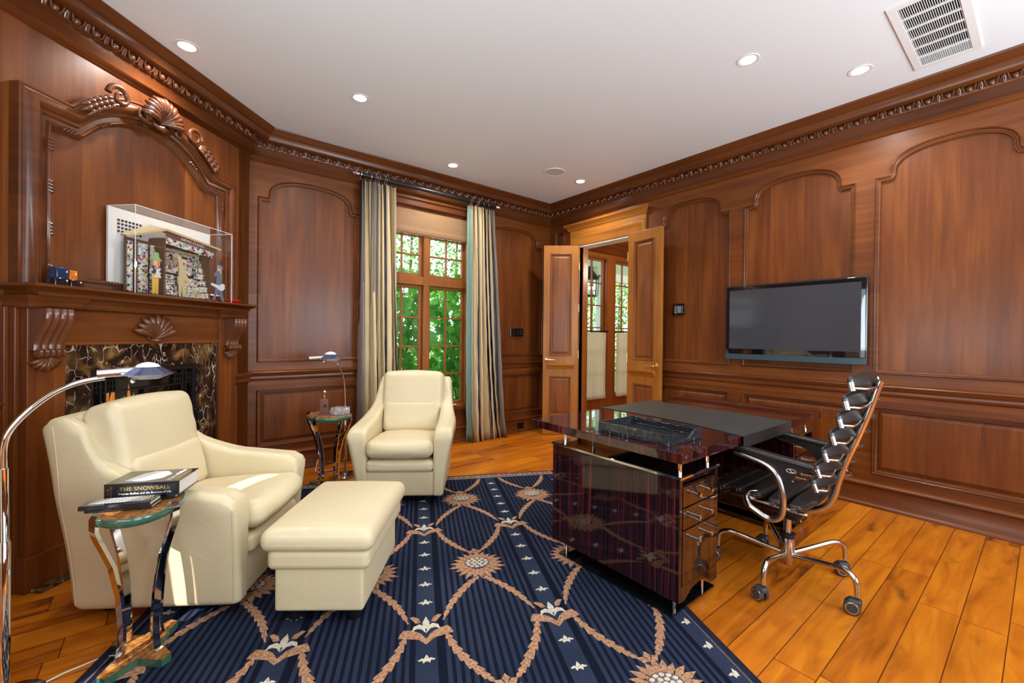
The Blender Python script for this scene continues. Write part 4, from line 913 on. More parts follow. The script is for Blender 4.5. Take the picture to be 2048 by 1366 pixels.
b = MB(); b.lathe([(.098, -.004), (.104, -.008), (.112, -.006), (.114, 0)], 30, caps=False); b.build('rim', 'ceil', sk)
vt = thing('ceiling_vent', 'large white metal air return grille in the ceiling at upper right', 'air vent', (3.445, .42, ZC))
b = MB(); b.prism(rect(-.412, .412, -.152, .152), 0, -.008, lambda a, t, c: (a, c, t), holes=[rect(-.372, .372, -.112, .112)]); b.build('frame', 'white', vt, smooth=False, bevel=.002)
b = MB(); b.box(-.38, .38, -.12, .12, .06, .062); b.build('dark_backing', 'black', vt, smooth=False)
b = MB()
for k in range(1, 6): x = -.372 + .744 * k / 6; b.box(x - .006, x + .006, -.112, .112, -.006, .004)
b.build('cross_bar', 'white', vt, smooth=False)
for k in range(25):
    y = -.108 + .216 * k / 24
    b = MB(); b.box(-.372, .372, y - .0011, y + .0011, -.004, .0005); b.build('louvre_fin', 'white', vt, smooth=False)

# ------------------------------------------------------------------ television, plates
tv = thing('television', 'wide black flat screen television mounted on the right wall', 'television', (XR - .05, 1.372, 1.065))
b = MB(); b.rbox((0, 0, .3375), (.045, 1.05, .675), .012, 4); b.build('cabinet', 'bglass', tv)
b = MB(); b.box(-.0242, -.0225, -.487, .485, .10, .632); b.build('screen', 'screen', tv, smooth=False)
b = MB(); b.box(-.0244, -.0225, -.52, .52, .004, .052); b.build('speaker_strip', plain('tv_strip', (.035, .065, .085), .3), tv, smooth=False)
b = MB(); b.box(.02, .05, -.25, .25, .15, .5); b.build('wall_bracket', 'bmetal', tv, smooth=False)
text('LOEWE.', .016, 'brand_lettering', 'gold', tv, Matrix.Translation((-.0243, .02, .076)) @ Matrix.Rotation(-PI / 2, 4, 'Z') @ Matrix.Rotation(PI / 2, 4, 'X'))
def plate(name, label, cat, W, u, z, hw, hh, extra):
    o = thing(name, label, cat, W(u, 0, z)); 
    P0 = Vector(W(u, 0, z)); w_ = lambda a, n, c: tuple(Vector(W(u + a, n, z + c)) - P0)
    b_ = MB(); b_.box(-hw, hw, 0, .006, -hh, hh, W=w_); b_.build('cover_plate', 'bglass', o, smooth=False, bevel=.002); extra(o, w_)
def ex1(o, W):
    b_ = MB(); b_.box(-.028, .012, .006, .010, -.036, .036, W=W); b_.build('display', plain('keypad_display', (.16, .24, .28), .2), o, smooth=False)
    for k in range(4):
        for s in (-.042, .026, .042): b_ = MB(); b_.box(s * 1.0 - .004, s + .004, .006, .009, -.032 + k * .019, -.026 + k * .019, W=W); b_.build('button', 'white', o, smooth=False)
plate('control_keypad', 'small square black control keypad on the right wall beside the open door', 'keypad', WR, 2.409, 1.553, .064, .062, ex1)
def ex2(o, W):
    for k in (.02, .07): b_ = MB(); b_.box(k - .015, k + .015, .006, .012, -.033, .033, W=W); b_.build('rocker_switch', 'bmetal', o, smooth=False, bevel=.002)
plate('light_switch', 'black switch plate on the wall right of the window curtain', 'light switch', WB, 3.555, 1.307, .108, .052, ex2)
def ex3(o, W):
    for k in (-.022, .022): b_ = MB(); b_.box(k - .014, k + .014, .006, .009, -.02, .02, W=W); b_.build('socket', 'bmetal', o, smooth=False)
plate('wall_outlet', 'black outlet plate in the baseboard right of the window', 'outlet', lambda u, n, z: (u, YB - .018 - n, z), 3.62, .078, .054, .038, ex3)

# ------------------------------------------------------------------ rug
RA = math.radians(-26.5); uu = Vector((math.cos(RA), math.sin(RA))); vv = Vector((-math.sin(RA), math.cos(RA)))
ro = uu * .035 + vv * 2.32
b = MB(); x0, x1, ya, yb = -1.225, 1.188, -1.52, 1.495
b.prism(rect(x0, x1, ya, yb), 0, .011, lambda a, t, c: (a, c, t))
def flat(poly, mi, z=.0118):
    b.add([(p[0], p[1], z) for p in poly], [tuple(range(len(poly)))], mi)
def band(xa, xb, yc, yd, mi, z=.0115): flat(rect(xa, xb, yc, yd), mi, z)
for xa, xb in ((x0, x0 + .028), (x1 - .028, x1)): band(xa, xb, ya, yb, 3)
for xa, xb in ((x0 + .034, x0 + .040), (x1 - .040, x1 - .034)): band(xa, xb, ya, yb, 4, .0117)
for s in (-1, 1):
    yc = yb - .085 if s > 0 else ya + .005
    band(x0, x1, yc, yc + .08, 4); band(x0, x1, (yb - .095 if s > 0 else ya + .085), (yb - .087 if s > 0 else ya + .093), 2); band(x0, x1, (yb - .012 if s > 0 else ya), (yb if s > 0 else ya + .012), 3, .0118)
    random.seed(2)
    x = x0 + .05; k = 0; ym = yc + .036
    while x < x1 - .06:
        for q in (-1, 1):
            flat([(x, ym), (x + .02, ym + q * .014), (x + .045, ym + q * .026), (x + .05, ym + q * .012), (x + .075, ym + q * .010 * (1 if k % 2 else -1)), (x + .045, ym - q * .002)], 1, .0120)
        flat([(x + .07, ym), (x + .082, ym + .010), (x + .094, ym), (x + .082, ym - .010)], 2, .0121); x += .095; k += 1
def inb(p): return x0 + .045 < p[0] < x1 - .045 and ya + .10 < p[1] < yb - .10
def put(poly, mi, z):
    if all(inb(p) for p in poly): flat(poly, mi, z)
put_ = put
def garland(P_, w_, mi=1):
    n = len(P_); teeth = 9
    N = teeth * 4; pts = []
    for i in range(N + 1):
        t = i / N; f = t * (n - 1); k = min(int(f), n - 2); r = f - k
        a, c = Vector(P_[k]), Vector(P_[k + 1])
        pm = Vector(P_[max(k - 1, 0)]); pn = Vector(P_[min(k + 2, n - 1)])
        q = .5 * ((2 * a) + (c - pm) * r + (2 * pm - 5 * a + 4 * c - pn) * r * r + (3 * a - pm - 3 * c + pn) * r ** 3); pts.append(q)
    for i in range(N):
        p, q = pts[i], pts[i + 1]; d = (q - p).normalized(); nn = Vector((-d.y, d.x))
        def wd(j): t = j / N; e = max(.05, math.sin(min(1, t * .95 + .10) * PI)) ** .55; return w_ * e * (.5 + .5 * ((j % 4) / 4))
        wa = wd(i)
        wb = wa * 1.12 if (i + 1) % 4 else wa
        quad = [p + nn * wa, q + nn * wb, q - nn * wb, p - nn * wa]; put([tuple(e) for e in quad], mi, .0119)
P2, Q2 = .281, .475
def flower(cx, cy):
    F = 1.28
    put([(cx + .088 * math.cos(k * PI / 12), cy + .088 * math.sin(k * PI / 12)) for k in range(24)], 3, .01185)
    for ring, (N, r0, r1, hw_) in enumerate(((21, .055, .140, .0155), (17, .05, .106, .013))):
        for k in range(N):
            a = 2 * PI * (k + .5 * ring) / N; ca, sa = math.cos(a), math.sin(a) * 1.0; L = r1 * (1 + .06 * (k % 3)) * (.9 if sa > .5 else 1)
            put([(cx + r0 * ca - hw_ * sa, cy + r0 * sa + hw_ * ca), (cx + L * .75 * ca - hw_ * sa * .9, cy + L * .75 * sa + hw_ * ca * .9), (cx + L * ca, cy + L * sa), (cx + L * .75 * ca + hw_ * sa * .9, cy + L * .75 * sa - hw_ * ca * .9), (cx + r0 * ca + hw_ * sa, cy + r0 * sa - hw_ * ca)], 1, .0119 + ring * .0003)
    put([(cx + .070 * math.cos(k * PI / 8), cy + .012 + .055 * math.sin(k * PI / 8)) for k in range(16)], 4, .0125)
    random.seed(1)
    for r_k, (rr, n_) in enumerate(((0, 1), (.023, 6), (.045, 12))):
        for k in range(n_):
            a = 2 * PI * k / n_ + r_k; x, y = cx + rr * 1.15 * math.cos(a), cy + .014 + rr * .9 * math.sin(a)
            put([(x + .0115 * math.cos(j * PI / 3), y + .0100 * math.sin(j * PI / 3)) for j in range(6)], 2, .0128)
    for dx, dy in ((0, .055), (-.045, .028), (.045, .028)):
        bx, by = cx, cy + .120; tx, ty = bx + dx, by + dy; nx, ny = -dy * .33, dx * .33
        put([(bx, by), ((bx + tx) / 2 + nx, (by + ty) / 2 + ny), (tx, ty), ((bx + tx) / 2 - nx, (by + ty) / 2 - ny)], 1, .0122)
def palm(cx, cy):
    def put(poly, mi, z, c=(cx, cy)): put_([(c[0] + (p[0] - c[0]) * 1.08, c[1] + (p[1] - c[1]) * 1.35) for p in poly], mi, z)
    for s in (-1, 1):
        put([(cx, cy - .07), (cx + s * .03, cy - .045), (cx + s * .075, cy - .035), (cx + s * .105, cy - .03), (cx + s * .098, cy - .012), (cx + s * .085, cy + .005), (cx + s * .05, cy - .002), (cx + s * .02, cy - .02), (cx, cy - .045)][::s], 1, .0122)
        put([(cx, cy - .02), (cx + s * .018, cy + .0), (cx + s * .035, cy + .004), (cx + s * .055, cy - .006), (cx + s * .048, cy + .016), (cx + s * .025, cy + .024), (cx + s * .006, cy + .012)][::s], 2, .0123)
        put([(cx + s * .02, cy + .032), (cx + s * .04, cy + .03), (cx + s * .065, cy + .062), (cx + s * .05, cy + .066), (cx + s * .028, cy + .052)][::s], 1, .0122)
    put([(cx - .010, cy), (cx + .010, cy), (cx + .014, cy + .03), (cx, cy + .06), (cx - .014, cy + .03)], 2, .0124)
def fleur(cx, cy):
    put([(cx - .007, cy - .012), (cx + .007, cy - .012), (cx + .009, cy + .008), (cx, cy + .026), (cx - .009, cy + .008)], 2, .0122)
    for s in (-1, 1): put([(cx, cy - .006), (cx + s * .016, cy + .008), (cx + s * .034, cy - .002), (cx + s * .026, cy - .008), (cx + s * .018, cy - .004), (cx + s * .012, cy - .020), (cx + s * .005, cy - .012)][::s], 2, .0121)
for i in range(-4, 5):
    for j in range(-3, 4):
        fx, fy = P2 + i * 2 * P2, j * 2 * Q2
        flower(fx, fy)
        px_, py_ = i * 2 * P2, Q2 + j * 2 * Q2
        palm(px_, py_)
        for k in range(5): fleur(px_, py_ - .175 - .148 * k)
        for s in (-1, 1):
            # from the flower's foot down to the palm below, and from the palm's foot to the next flower's head
            garland([(fx + s * .012, fy - .122), (fx + s * .085, fy - .20), (fx + s * .16, fy - .315), (fx + s * (P2 - .075), fy - Q2 + .045)], .024)
            garland([(px_ + s * .085, py_ - .045), (px_ + s * .125, py_ - .16), (px_ + s * .20, py_ - .28), (px_ + s * (P2 - .035), py_ - Q2 + .14)], .024)
rug = b.build('area_rug', ['rug', 'rug_tan', 'rug_cream', 'rug_dark', 'rug_rose'], smooth=False)
rug.location = (ro.x, ro.y, 0); rug.rotation_euler = (0, 0, RA)
tag(rug, 'navy striped rug with tan garlands and flowers on the plank floor', 'rug')

# ------------------------------------------------------------------ armchairs and ottoman
def lerp_tab(tab, s):
    for i in range(len(tab) - 1):
        a, c = tab[i], tab[i + 1]
        if s <= c[0]: t = (s - a[0]) / (c[0] - a[0]); return [a[k] + (c[k] - a[k]) * t for k in range(1, len(a))]
    return list(tab[-1][1:])
TOP = [(0, -.360, .475), (.025, -.356, .503), (.06, -.340, .535), (.12, -.30, .556), (.3, -.15, .572), (.46, .0, .588), (.58, .10, .622), (.68, .18, .655), (.76, .235, .70), (.82, .275, .76), (.865, .305, .815), (.90, .325, .860), (.93, .36, .878), (1, .485, .862)]
def side_warp(sd):
    def f(x, y, z, xn, yn, zn):
        s, zf = (yn + 1) / 2, (zn + 1) / 2
        yt, zt = lerp_tab(TOP, s); yb_ = -.345 + .69 * s
        zz = .05 + (zt - .05) * zf; yy = yb_ + (yt - yb_) * zf ** 1.5
        fl_ = min(1, zz / .5) if zz < .55 else max(0, 1 - (zz - .55) / .33)
        fl_ = fl_ ** 1.6 * (1 - .75 * max(0, (s - .45) / .55) ** 1.2)
        xo = .312 + .072 * fl_; xi = .235 + .01 * fl_
        t = (xn * sd + 1) / 2
        return (sd * (xi + (xo - xi) * t), yy, zz)
    return f
def armchair(loc, rz, label):
    t = thing('armchair', label, 'armchair', (*loc, .012), rz, 'cream leather armchairs')
    fr_ = MB(); fr_.rbox((0, .02, .145), (.50, .70, .185), .02, 6); fr_.build('base', 'leather', t)
    for sd in (-1, 1):
        a = MB(); a.rbox((0, 0, 0), (.16, .8, .8), .045, 14, side_warp(sd)); ao = a.build('side_panel', 'leather', t, ang=180)
        f = side_warp(sd); st_ = MB()
        for xn in ((.45 * sd), (-.45 * sd)):
            if True:
                pts = [f(0, 0, 0, xn, -1 + 2 * q / 60, 1.0) for q in range(2, 57)]
                st_.tube([(p[0], p[1], p[2] - .0002) for p in pts], .0011, 4)
        st_.tube([(lambda p: (p[0] + sd * .0005, p[1] + .03 * 0, p[2]))(f(0, 0, 0, sd * 1.0, -.93, -1 + 2 * q / 30)) for q in range(1, 30)], .0016, 4)
        st_.tube([f(0, 0, 0, sd * 1.003, .93, -1 + 2 * q / 30) for q in range(1, 30)], .0016, 4)
        st_.build('seam', 'thread', ao)
    bk = MB()
    def bw(x, y, z, xn, yn, zn):
        zf = (zn + 1) / 2; yy = .30 + .115 * zf ** 1.5 + .05 * yn * (1 + .2 * zf); return (.285 * xn, yy + .02, .10 + .765 * zf + .012 * (1 - xn * xn) * zf)
    bk.rbox((0, 0, 0), (.6, .12, .8), .04, 10, bw); bk.build('back_shell', 'leather', t, ang=180)
    def cushion(name, w_, d_, h_, c, tilt, puff=.018, r=.04, wr=.004):
        m = MB(); X = Matrix.Translation(c) @ Matrix.Rotation(tilt, 4, 'X')
        def wp(x, y, z, xn, yn, zn):
            e = (1 - xn ** 2) * (1 - zn ** 2); g = (1 - xn ** 2) * (1 - yn ** 2)
            wx = wr * math.sin(z * 60 + x * 25) * max(0, abs(xn) - .55)
            return (x, y + (puff * e) * (1 if yn > 0 else -1) + wx, z + (puff * g) * (1 if zn > 0 else -1) + wr * .5 * math.sin(x * 33 + y * 20) * e)
        m.rbox((0, 0, 0), (w_, d_, h_), r, 14, wp, X=X); o = m.build(name, 'leather', t, ang=180)
        return o, X
    o1, X1 = cushion('head_cushion', .515, .16, .345, (0, .262, .748), -.20, .020, .045, .006)
    o2, X2 = cushion('back_cushion', .475, .14, .25, (0, .190, .550), -.22, .012, .04)
    o3, X3 = cushion('seat_cushion', .485, .56, .125, (0, -.115, .395), -.07, .03, .05, .005)
    o4, X4 = cushion('lower_cushion', .485, .50, .085, (0, -.115, .283), 0, .006, .03)
    for o_, X_, w_, d_, z_ in ((o1, X1, .47, 0, 0), (o3, X3, .46, .56, .0)):
        sm_ = MB()
        if d_: sm_.tube([X_ @ Vector((x, -d_ / 2 - .012 * (1 - (x / .243) ** 2) - .001, -.02)) for x in [-.215 + .43 * k / 20 for k in range(21)]], .0016, 4)
        else:
            for sd in (-1, 1): sm_.tube([X_ @ Vector((sd * .238, -.05, z)) for z in [-.12 + .24 * k / 20 for k in range(21)]], .0016, 4)
        sm_.build('seam', 'thread', o_)
    for x in (-.2, .2):
        for y in (-.26, .27): f_ = MB(); f_.lathe([(.028, 0), (.03, .008), (.03, .056)], 14, (x, y, 0)); f_.build('foot', 'plastic', t)
    return t
armchair((.132, 2.652), math.radians(56), 'cream leather armchair in the left foreground, in front of the fireplace')
armchair((1.519, 3.242), math.radians(-35.2), 'cream leather armchair standing in front of the window')
ot = thing('ottoman', 'cream leather ottoman in front of the near armchair, on the rug', 'ottoman', (.668, 2.150, .012), math.radians(53), None)
def otc(name, w_, d_, z0, z1, r, puff=.0, lip=0):
    m = MB()
    def wp(x, y, z, xn, yn, zn): g = (1 - xn ** 2) * (1 - yn ** 2); return (x, y, z + (puff * g if zn > 0 else 0) - lip * max(abs(xn), abs(yn)) ** 4 * (1 if zn < 0 else .3))
    m.rbox((0, 0, (z0 + z1) / 2), (w_, d_, z1 - z0), r, 12, wp); return m.build(name, 'leather', ot, ang=180)
otc('base', .565, .375, .064, .262, .014); otc('middle_cushion', .605, .43, .245, .335, .03, .004); tc_ = otc('top_cushion', .655, .475, .335, .425, .042, .028, .008)
m = MB(); m.tube([(.32 * math.copysign(min(1, abs(1.25 * math.cos(a))), math.cos(a)) * 1.02, .231 * math.copysign(min(1, abs(1.25 * math.sin(a))), math.sin(a)) * 1.02, .366) for a in [2 * PI * k / 64 for k in range(64)]], .0018, 4, closed=True); m.build('seam', 'thread', tc_)
for x in (-.21, .21):
    for y in (-.13, .13): f_ = MB(); f_.lathe([(.028, 0), (.03, .008), (.03, .070)], 14, (x, y, 0)); f_.build('foot', 'plastic', ot)

# ------------------------------------------------------------------ side tables
def side_table(loc, a, b_, h, rz, label):
    t = thing('side_table', label, 'side table', loc, rz, 'oval burl side tables')
    m = MB(); m.lathe([(0, h - .001), (.955, h - .001), (.955, h - .004)], 48, sx=a, sy=b_); m.build('veneer_top', 'burl', t)
    m = MB(); m.lathe([(0, h - .036), (.90, h - .036), (.97, h - .028), (1.0, h - .018), (1.0, h - .004), (.985, h - .0005), (.955, h - .0005), (.955, h - .0011)], 48, sx=a, sy=b_); m.build('lacquered_rim', 'green', t)
    for k in range(4):
        an = PI / 4 + k * PI / 2 + .1; ca, sa = math.cos(an), math.sin(an); m = MB()
        R = 1 / math.sqrt((ca / a) ** 2 + (sa / b_) ** 2)
        tab = [(h + .004, R - .018), (h + .005, R + .003), (h - .002, R + .006), (h - .045, R + .006), (h - .075, R - .004), (h - .12, R * .86), (h - .20, R * .66), (h - .32, R * .50), (.16, R * .44), (.09, R * .44), (.045, R * .50), (.040, R * .60)]
        X = Matrix.Rotation(an, 4, 'Z')
        P_ = [Vector((r, 0, z)) for z, r in tab]; vs = []; hw_ = .0135; th = .006
        for i, p in enumerate(P_):
            d = (P_[min(i + 1, len(P_) - 1)] - P_[max(i - 1, 0)]).normalized(); nn = Vector((-d.z, 0, d.x))
            vs += [p + nn * th + Vector((0, hw_, 0)), p + nn * th - Vector((0, hw_, 0)), p - nn * th - Vector((0, hw_, 0)), p - nn * th + Vector((0, hw_, 0))]
        fs = [(i * 4 + k2, i * 4 + (k2 + 1) % 4, (i + 1) * 4 + (k2 + 1) % 4, (i + 1) * 4 + k2) for i in range(len(P_) - 1) for k2 in range(4)] + [(0, 1, 2, 3), tuple(len(vs) - 4 + q for q in (3, 2, 1, 0))]
        m.add(vs, fs, 0, X); m.build('leg', 'chrome', t, sub=0, ang=40)
    star = []
    for k in range(4):
        an = PI / 4 + k * PI / 2 + .1; ca, sa = math.cos(an), math.sin(an); c2, s2 = math.cos(an + PI / 4), math.sin(an + PI / 4); R = .95
        star += [(R * a * ca + .018 * sa, R * b_ * sa - .018 * ca), (R * a * ca - .018 * sa, R * b_ * sa + .018 * ca), (.40 * a * c2, .40 * b_ * s2)]
    m = MB(); m.prism(star, 0.012, .040, lambda p, tt, q: (p, q, tt)); bo = m.build('star_base', 'green', t, smooth=False)
    m = MB(); m.prism(star, .040, .0415, lambda p, tt, q: (p, q, tt)); m.build('base_veneer', 'burl', bo, smooth=False)
    return t
side_table((-.083, 2.18, 0), .134, .180, .602, math.radians(-10), 'oval burl and chrome side table in the left foreground, holding the books')
side_table((1.03, 3.70, -.0115), .168, .215, .61, math.radians(-8), 'oval burl and chrome side table beside the far armchair')

# books on the near table
def book(name, label, loc, rz, w_, d_, h_, cover, cat='book'):
    t = thing(name, label, cat, loc, rz, 'books on the near side table')
    m = MB(); m.box(0, w_, 0, d_, 0, .003); m.box(0, w_, 0, d_, h_ - .003, h_); m.box(0, w_, 0, .003, 0, h_); m.build('cover', cover, t, smooth=False, bevel=.001)
    m = MB(); m.box(.004, w_ - .004, .003, d_ - .005, .003, h_ - .003); m.build('page_block', 'paper', t, smooth=False)
    return t
BC = plain('book_cover_black', (.012, .013, .018), .12, coat=.6)
ang = math.atan2(-.11, .235)
bk1 = book('book', 'thick black hardback with gold spine lettering lying on the near side table', (-.196, 2.248, .6165), ang, .250, .165, .056, BC)
SP = lambda x, z: Matrix.Translation((x, -.0008, z)) @ Matrix.Rotation(PI / 2, 4, 'X')
text('THE SNOWBALL', .020, 'spine_title', 'gold', bk1, SP(.135, .034), font_sx=1.15)
text('Warren Buffett and the Business of Life', .011, 'spine_subtitle', 'paper', bk1, SP(.135, .016), font_sx=1.0)
text('ALICE', .008, 'spine_author', 'gold', bk1, SP(.014, .028) @ Matrix.Rotation(PI / 2, 4, 'Z')); text('SCHROEDER', .007, 'spine_author', 'gold', bk1, SP(.024, .028) @ Matrix.Rotation(PI / 2, 4, 'Z'))
m = MB(); m.prism([(.05, .03), (.12, .02), (.17, .05), (.18, .10), (.15, .14), (.10, .15), (.07, .12), (.06, .08)], .0562, .0566, lambda p, tt, q: (p, q, tt)); m.build('cover_portrait', plain('portrait_print', (.62, .62, .64), .2, coat=.6), bk1, smooth=False)
text('Warren Buffett', .022, 'cover_title', 'paper', bk1, Matrix.Translation((.205, .085, .0563)) @ Matrix.Rotation(PI / 2, 4, 'Z')); text('THE SNOWBALL', .014, 'cover_title', 'gold', bk1, Matrix.Translation((.228, .085, .0563)) @ Matrix.Rotation(PI / 2, 4, 'Z'))
bk2 = book('book', 'slim black book with white patterned cover at the front edge of the near side table', (-.256, 2.155, .6150), math.atan2(-.085, .20), .218, .085, .016, BC)
m = MB()
for k in range(16):
    x = .02 + k * .0105
    for r_k in range(3): m.add([(x + r_k * .006, .018 + r_k * .019, .0163), (x + .006 + r_k * .006, .018 + r_k * .019, .0163), (x + .012 + r_k * .006, .033 + r_k * .019, .0163), (x + .006 + r_k * .006, .033 + r_k * .019, .0163)], [(0, 1, 2, 3)])
m.build('cover_pattern', plain('white_print', (.72, .75, .78), .2), bk2, smooth=False)
bk3 = book('book', 'thin black booklet lying under the slim patterned book', (-.240, 2.157, .6028), math.atan2(-.085, .20), .205, .08, .012, BC)
bk4 = book('book', 'thin dark book lying under the thick hardback on the near side table', (-.163, 2.235, .6030), ang, .20, .15, .0132, BC)

# things on the far table
hz_ = .599
cu = thing('cigar_cutter', 'brown leather block cigar stand with a gold cutter on the far side table', 'cigar stand', (.985, 3.685, hz_), -.5)
m = MB(); m.box(-.045, .045, -.025, .025, 0, .012); m.rbox((0, 0, .07), (.065, .032, .118), .004, 3); m.build('block', plain('brown_leather', (.16, .06, .045), .4), cu)
m = MB(); m.lathe([(.006, 0), (.006, .004), (0, .005)], 12, X=Matrix.Translation((.012, -.017, .075)) @ Matrix.Rotation(PI / 2, 4, 'X') @ Matrix.Scale(1.6, 4)); m.build('cutter_hole', 'black', cu)
m = MB(); m.cyl((0, 0, .12), (0, 0, .175), .006, 10); m.lathe([(.004, 0), (.010, .004), (.016, .014), (.017, .022), (.012, .032), (0, .035)], 16, (0, 0, .168)); m.lathe([(.01, 0), (.012, .003), (.008, .008)], 12, (0, 0, .150)); m.build('gold_handle', 'gold', cu)
ah = MB(); n8 = 8
ah.lathe([(.072, 0), (.078, .008), (.076, .040), (.066, .052), (.050, .050), (.042, .022), (0, .018)], n8)
for k in range(8): a = k * PI / 4; ah.rbox((.069 * math.cos(a), .069 * math.sin(a), .028), (.018, .018, .05), .005, 2)
o = ah.build('crystal_ashtray', 'crystal', ang=25); o.location = (1.105, 3.66, hz_); tag(o, 'heavy cut crystal ashtray on the far side table', 'ashtray')

# ------------------------------------------------------------------ reading lamps
def lamp_(loc, arm, head, hd, r, label, cr=.012, lowr=.016):
    t = thing('floor_lamp', label, 'floor lamp', loc, 0, 'chrome reading lamps')
    L = Vector(loc)
    m = MB(); m.lathe([(.10, 0), (.105, .006), (.10, .016), (.06, .024), (.022, .03), (.018, .06)], 28); m.build('base', 'chrome', t)
    m = MB(); a0 = Vector(arm[0]) - L; m.tube([(0, 0, .03), (0, 0, .55), (0, 0, .56), tuple(a0)], [lowr, lowr, cr, cr], 16); m.build('pole', 'chrome', t)
    m = MB(); P_ = [Vector(p) - L for p in arm]; Q = []
    for k in range(len(P_) - 1):
        pm, a, c, pn = P_[max(k - 1, 0)], P_[k], P_[k + 1], P_[min(k + 2, len(P_) - 1)]
        for j in range(6): q = j / 6; Q.append(.5 * ((2 * a) + (c - pm) * q + (2 * pm - 5 * a + 4 * c - pn) * q * q + (3 * a - pm - 3 * c + pn) * q ** 3))
    Q.append(P_[-1]); m.tube(Q, cr * .8, 12); m.build('curved_arm', 'chrome', t)
    hc = Vector(head) - L; d = Vector(hd).normalized(); sd = d.cross(Vector((0, 0, 1)))
    m = MB(); m.tube([hc - d * r * 1.75 + Vector((0, 0, .004)), hc - d * r * .3 + Vector((0, 0, .012))], r * .20, 14); ho = m.build('lamp_housing', 'chrome', t)
    X = Matrix.Translation(hc)
    m = MB(); m.lathe([(r * .48, r * .30), (r * .38, r * .42), (r * .22, r * .50), (0, r * .54)], 14, X=X); m.build('white_cap', 'white', ho)
    m = MB(); m.lathe([(r * 1.0, -r * .03), (r * .97, 0), (r * .48, r * .31)], 14, X=X, caps=False); m.build('glass_shade', plain('blue_grey_glass', (.06, .07, .13), .06, coat=.8), ho, smooth=False)
    m = MB()
    for k in range(3): m.lathe([(r * (.92 - .17 * k), -r * (.02 + .08 * k)), (r * (.90 - .17 * k), -r * (.075 + .08 * k)), (r * (.80 - .17 * k), -r * (.10 + .08 * k))], 24, X=X, caps=False)
    m.build('glass_louvre', 'crystal', ho)
    kn = MB(); kn.cyl(hc - d * r * .55 + Vector((0, 0, -.005)), hc - d * r * .55 + Vector((0, 0, -.022)), .003, 6); kn.lathe([(.004, 0), (.009, -.006), (.009, -.014), (0, -.02)], 12, X=Matrix.Translation(hc - d * r * .55 + Vector((0, 0, -.018)))); kn.build('knob', 'chrome', ho)
    return t
lamp_((-.430, 2.165, 0), [(-.432, 2.163, .80), (-.431, 2.158, .872), (-.417, 2.16, .927), (-.374, 2.168, .99), (-.316, 2.177, 1.045), (-.255, 2.185, 1.075), (-.190, 2.19, 1.088)], (-.068, 2.20, 1.098), (1, .08, 0), .082, 'chrome arched floor lamp at the left edge, leaning over the near armchair')
lamp_((1.223, 3.90, 0), [(1.221, 3.90, .62), (1.212, 3.90, .80), (1.195, 3.895, .89), (1.165, 3.89, .96), (1.130, 3.885, 1.01), (1.09, 3.88, 1.035)], (1.085, 3.88, 1.052), (.95, .1, 0), .105, 'slim chrome floor lamp rising behind the far side table', cr=.008, lowr=.012)
m = MB(); m.tube([(1.22, 4.05, .03), (1.12, 4.10, .012), (1.03, 4.12, .02), (1.08, 4.2, .14), (1.12, 4.31, .20)], .004, 6); tag(m.build('lamp_cord', 'cord'), 'pale power cord running to the baseboard behind the far side table', 'cord')
m = MB(); m.tube([(-.43, 2.15, .012), (-.38, 2.2, .006), (-.30, 2.24, .005), (-.20, 2.26, .005), (-.12, 2.2, .02)], .003, 6); tag(m.build('lamp_cord', 'cord'), 'thin power cord on the floor at the foot of the near lamp', 'cord')

# ------------------------------------------------------------------ desk
dk = thing('desk', 'glossy dark ebony desk with two pedestals and a floating top', 'desk', (2.60, 1.46, 0))
dx, dy = 2.60, 1.46
def LB(m_, x0, x1, y0_, y1_, z0, z1): m_.box(x0 - dx, x1 - dx, y0_ - dy, y1_ - dy, z0, z1); return m_
m = MB(); LB(m, 1.707, 3.490, .968, 1.945, .716, .760); m.build('desktop', 'ebony_top', dk, smooth=False, bevel=.002)
m = MB()
def padf(u, v):
    y = .956 + (1.949 - .956) * v; bow = .055 * math.sin(PI * v)
    xl, xr = 2.262 + .10 * v + bow, 2.906 + .05 * v + bow * .3
    return (xl + (xr - xl) * u - dx, y - dy, .7645)
m.grid(16, 24, padf); N_ = len(m.v)
m.grid(16, 24, lambda u, v: (padf(u, v)[0], padf(u, v)[1], .7605)); 
for v in (0, 1): m.grid(16, 1, lambda u, q: (padf(u, v)[0], padf(u, v)[1] + (-.0015 if v == 0 else .0015), .7645 - (.060 if v == 0 else .050) * q))
for u in (0, 1): m.grid(24, 1, lambda v, q: (padf(u, v)[0], padf(u, v)[1], .7645 - .004 * q))
m.build('leather_pad', 'pad', dk)
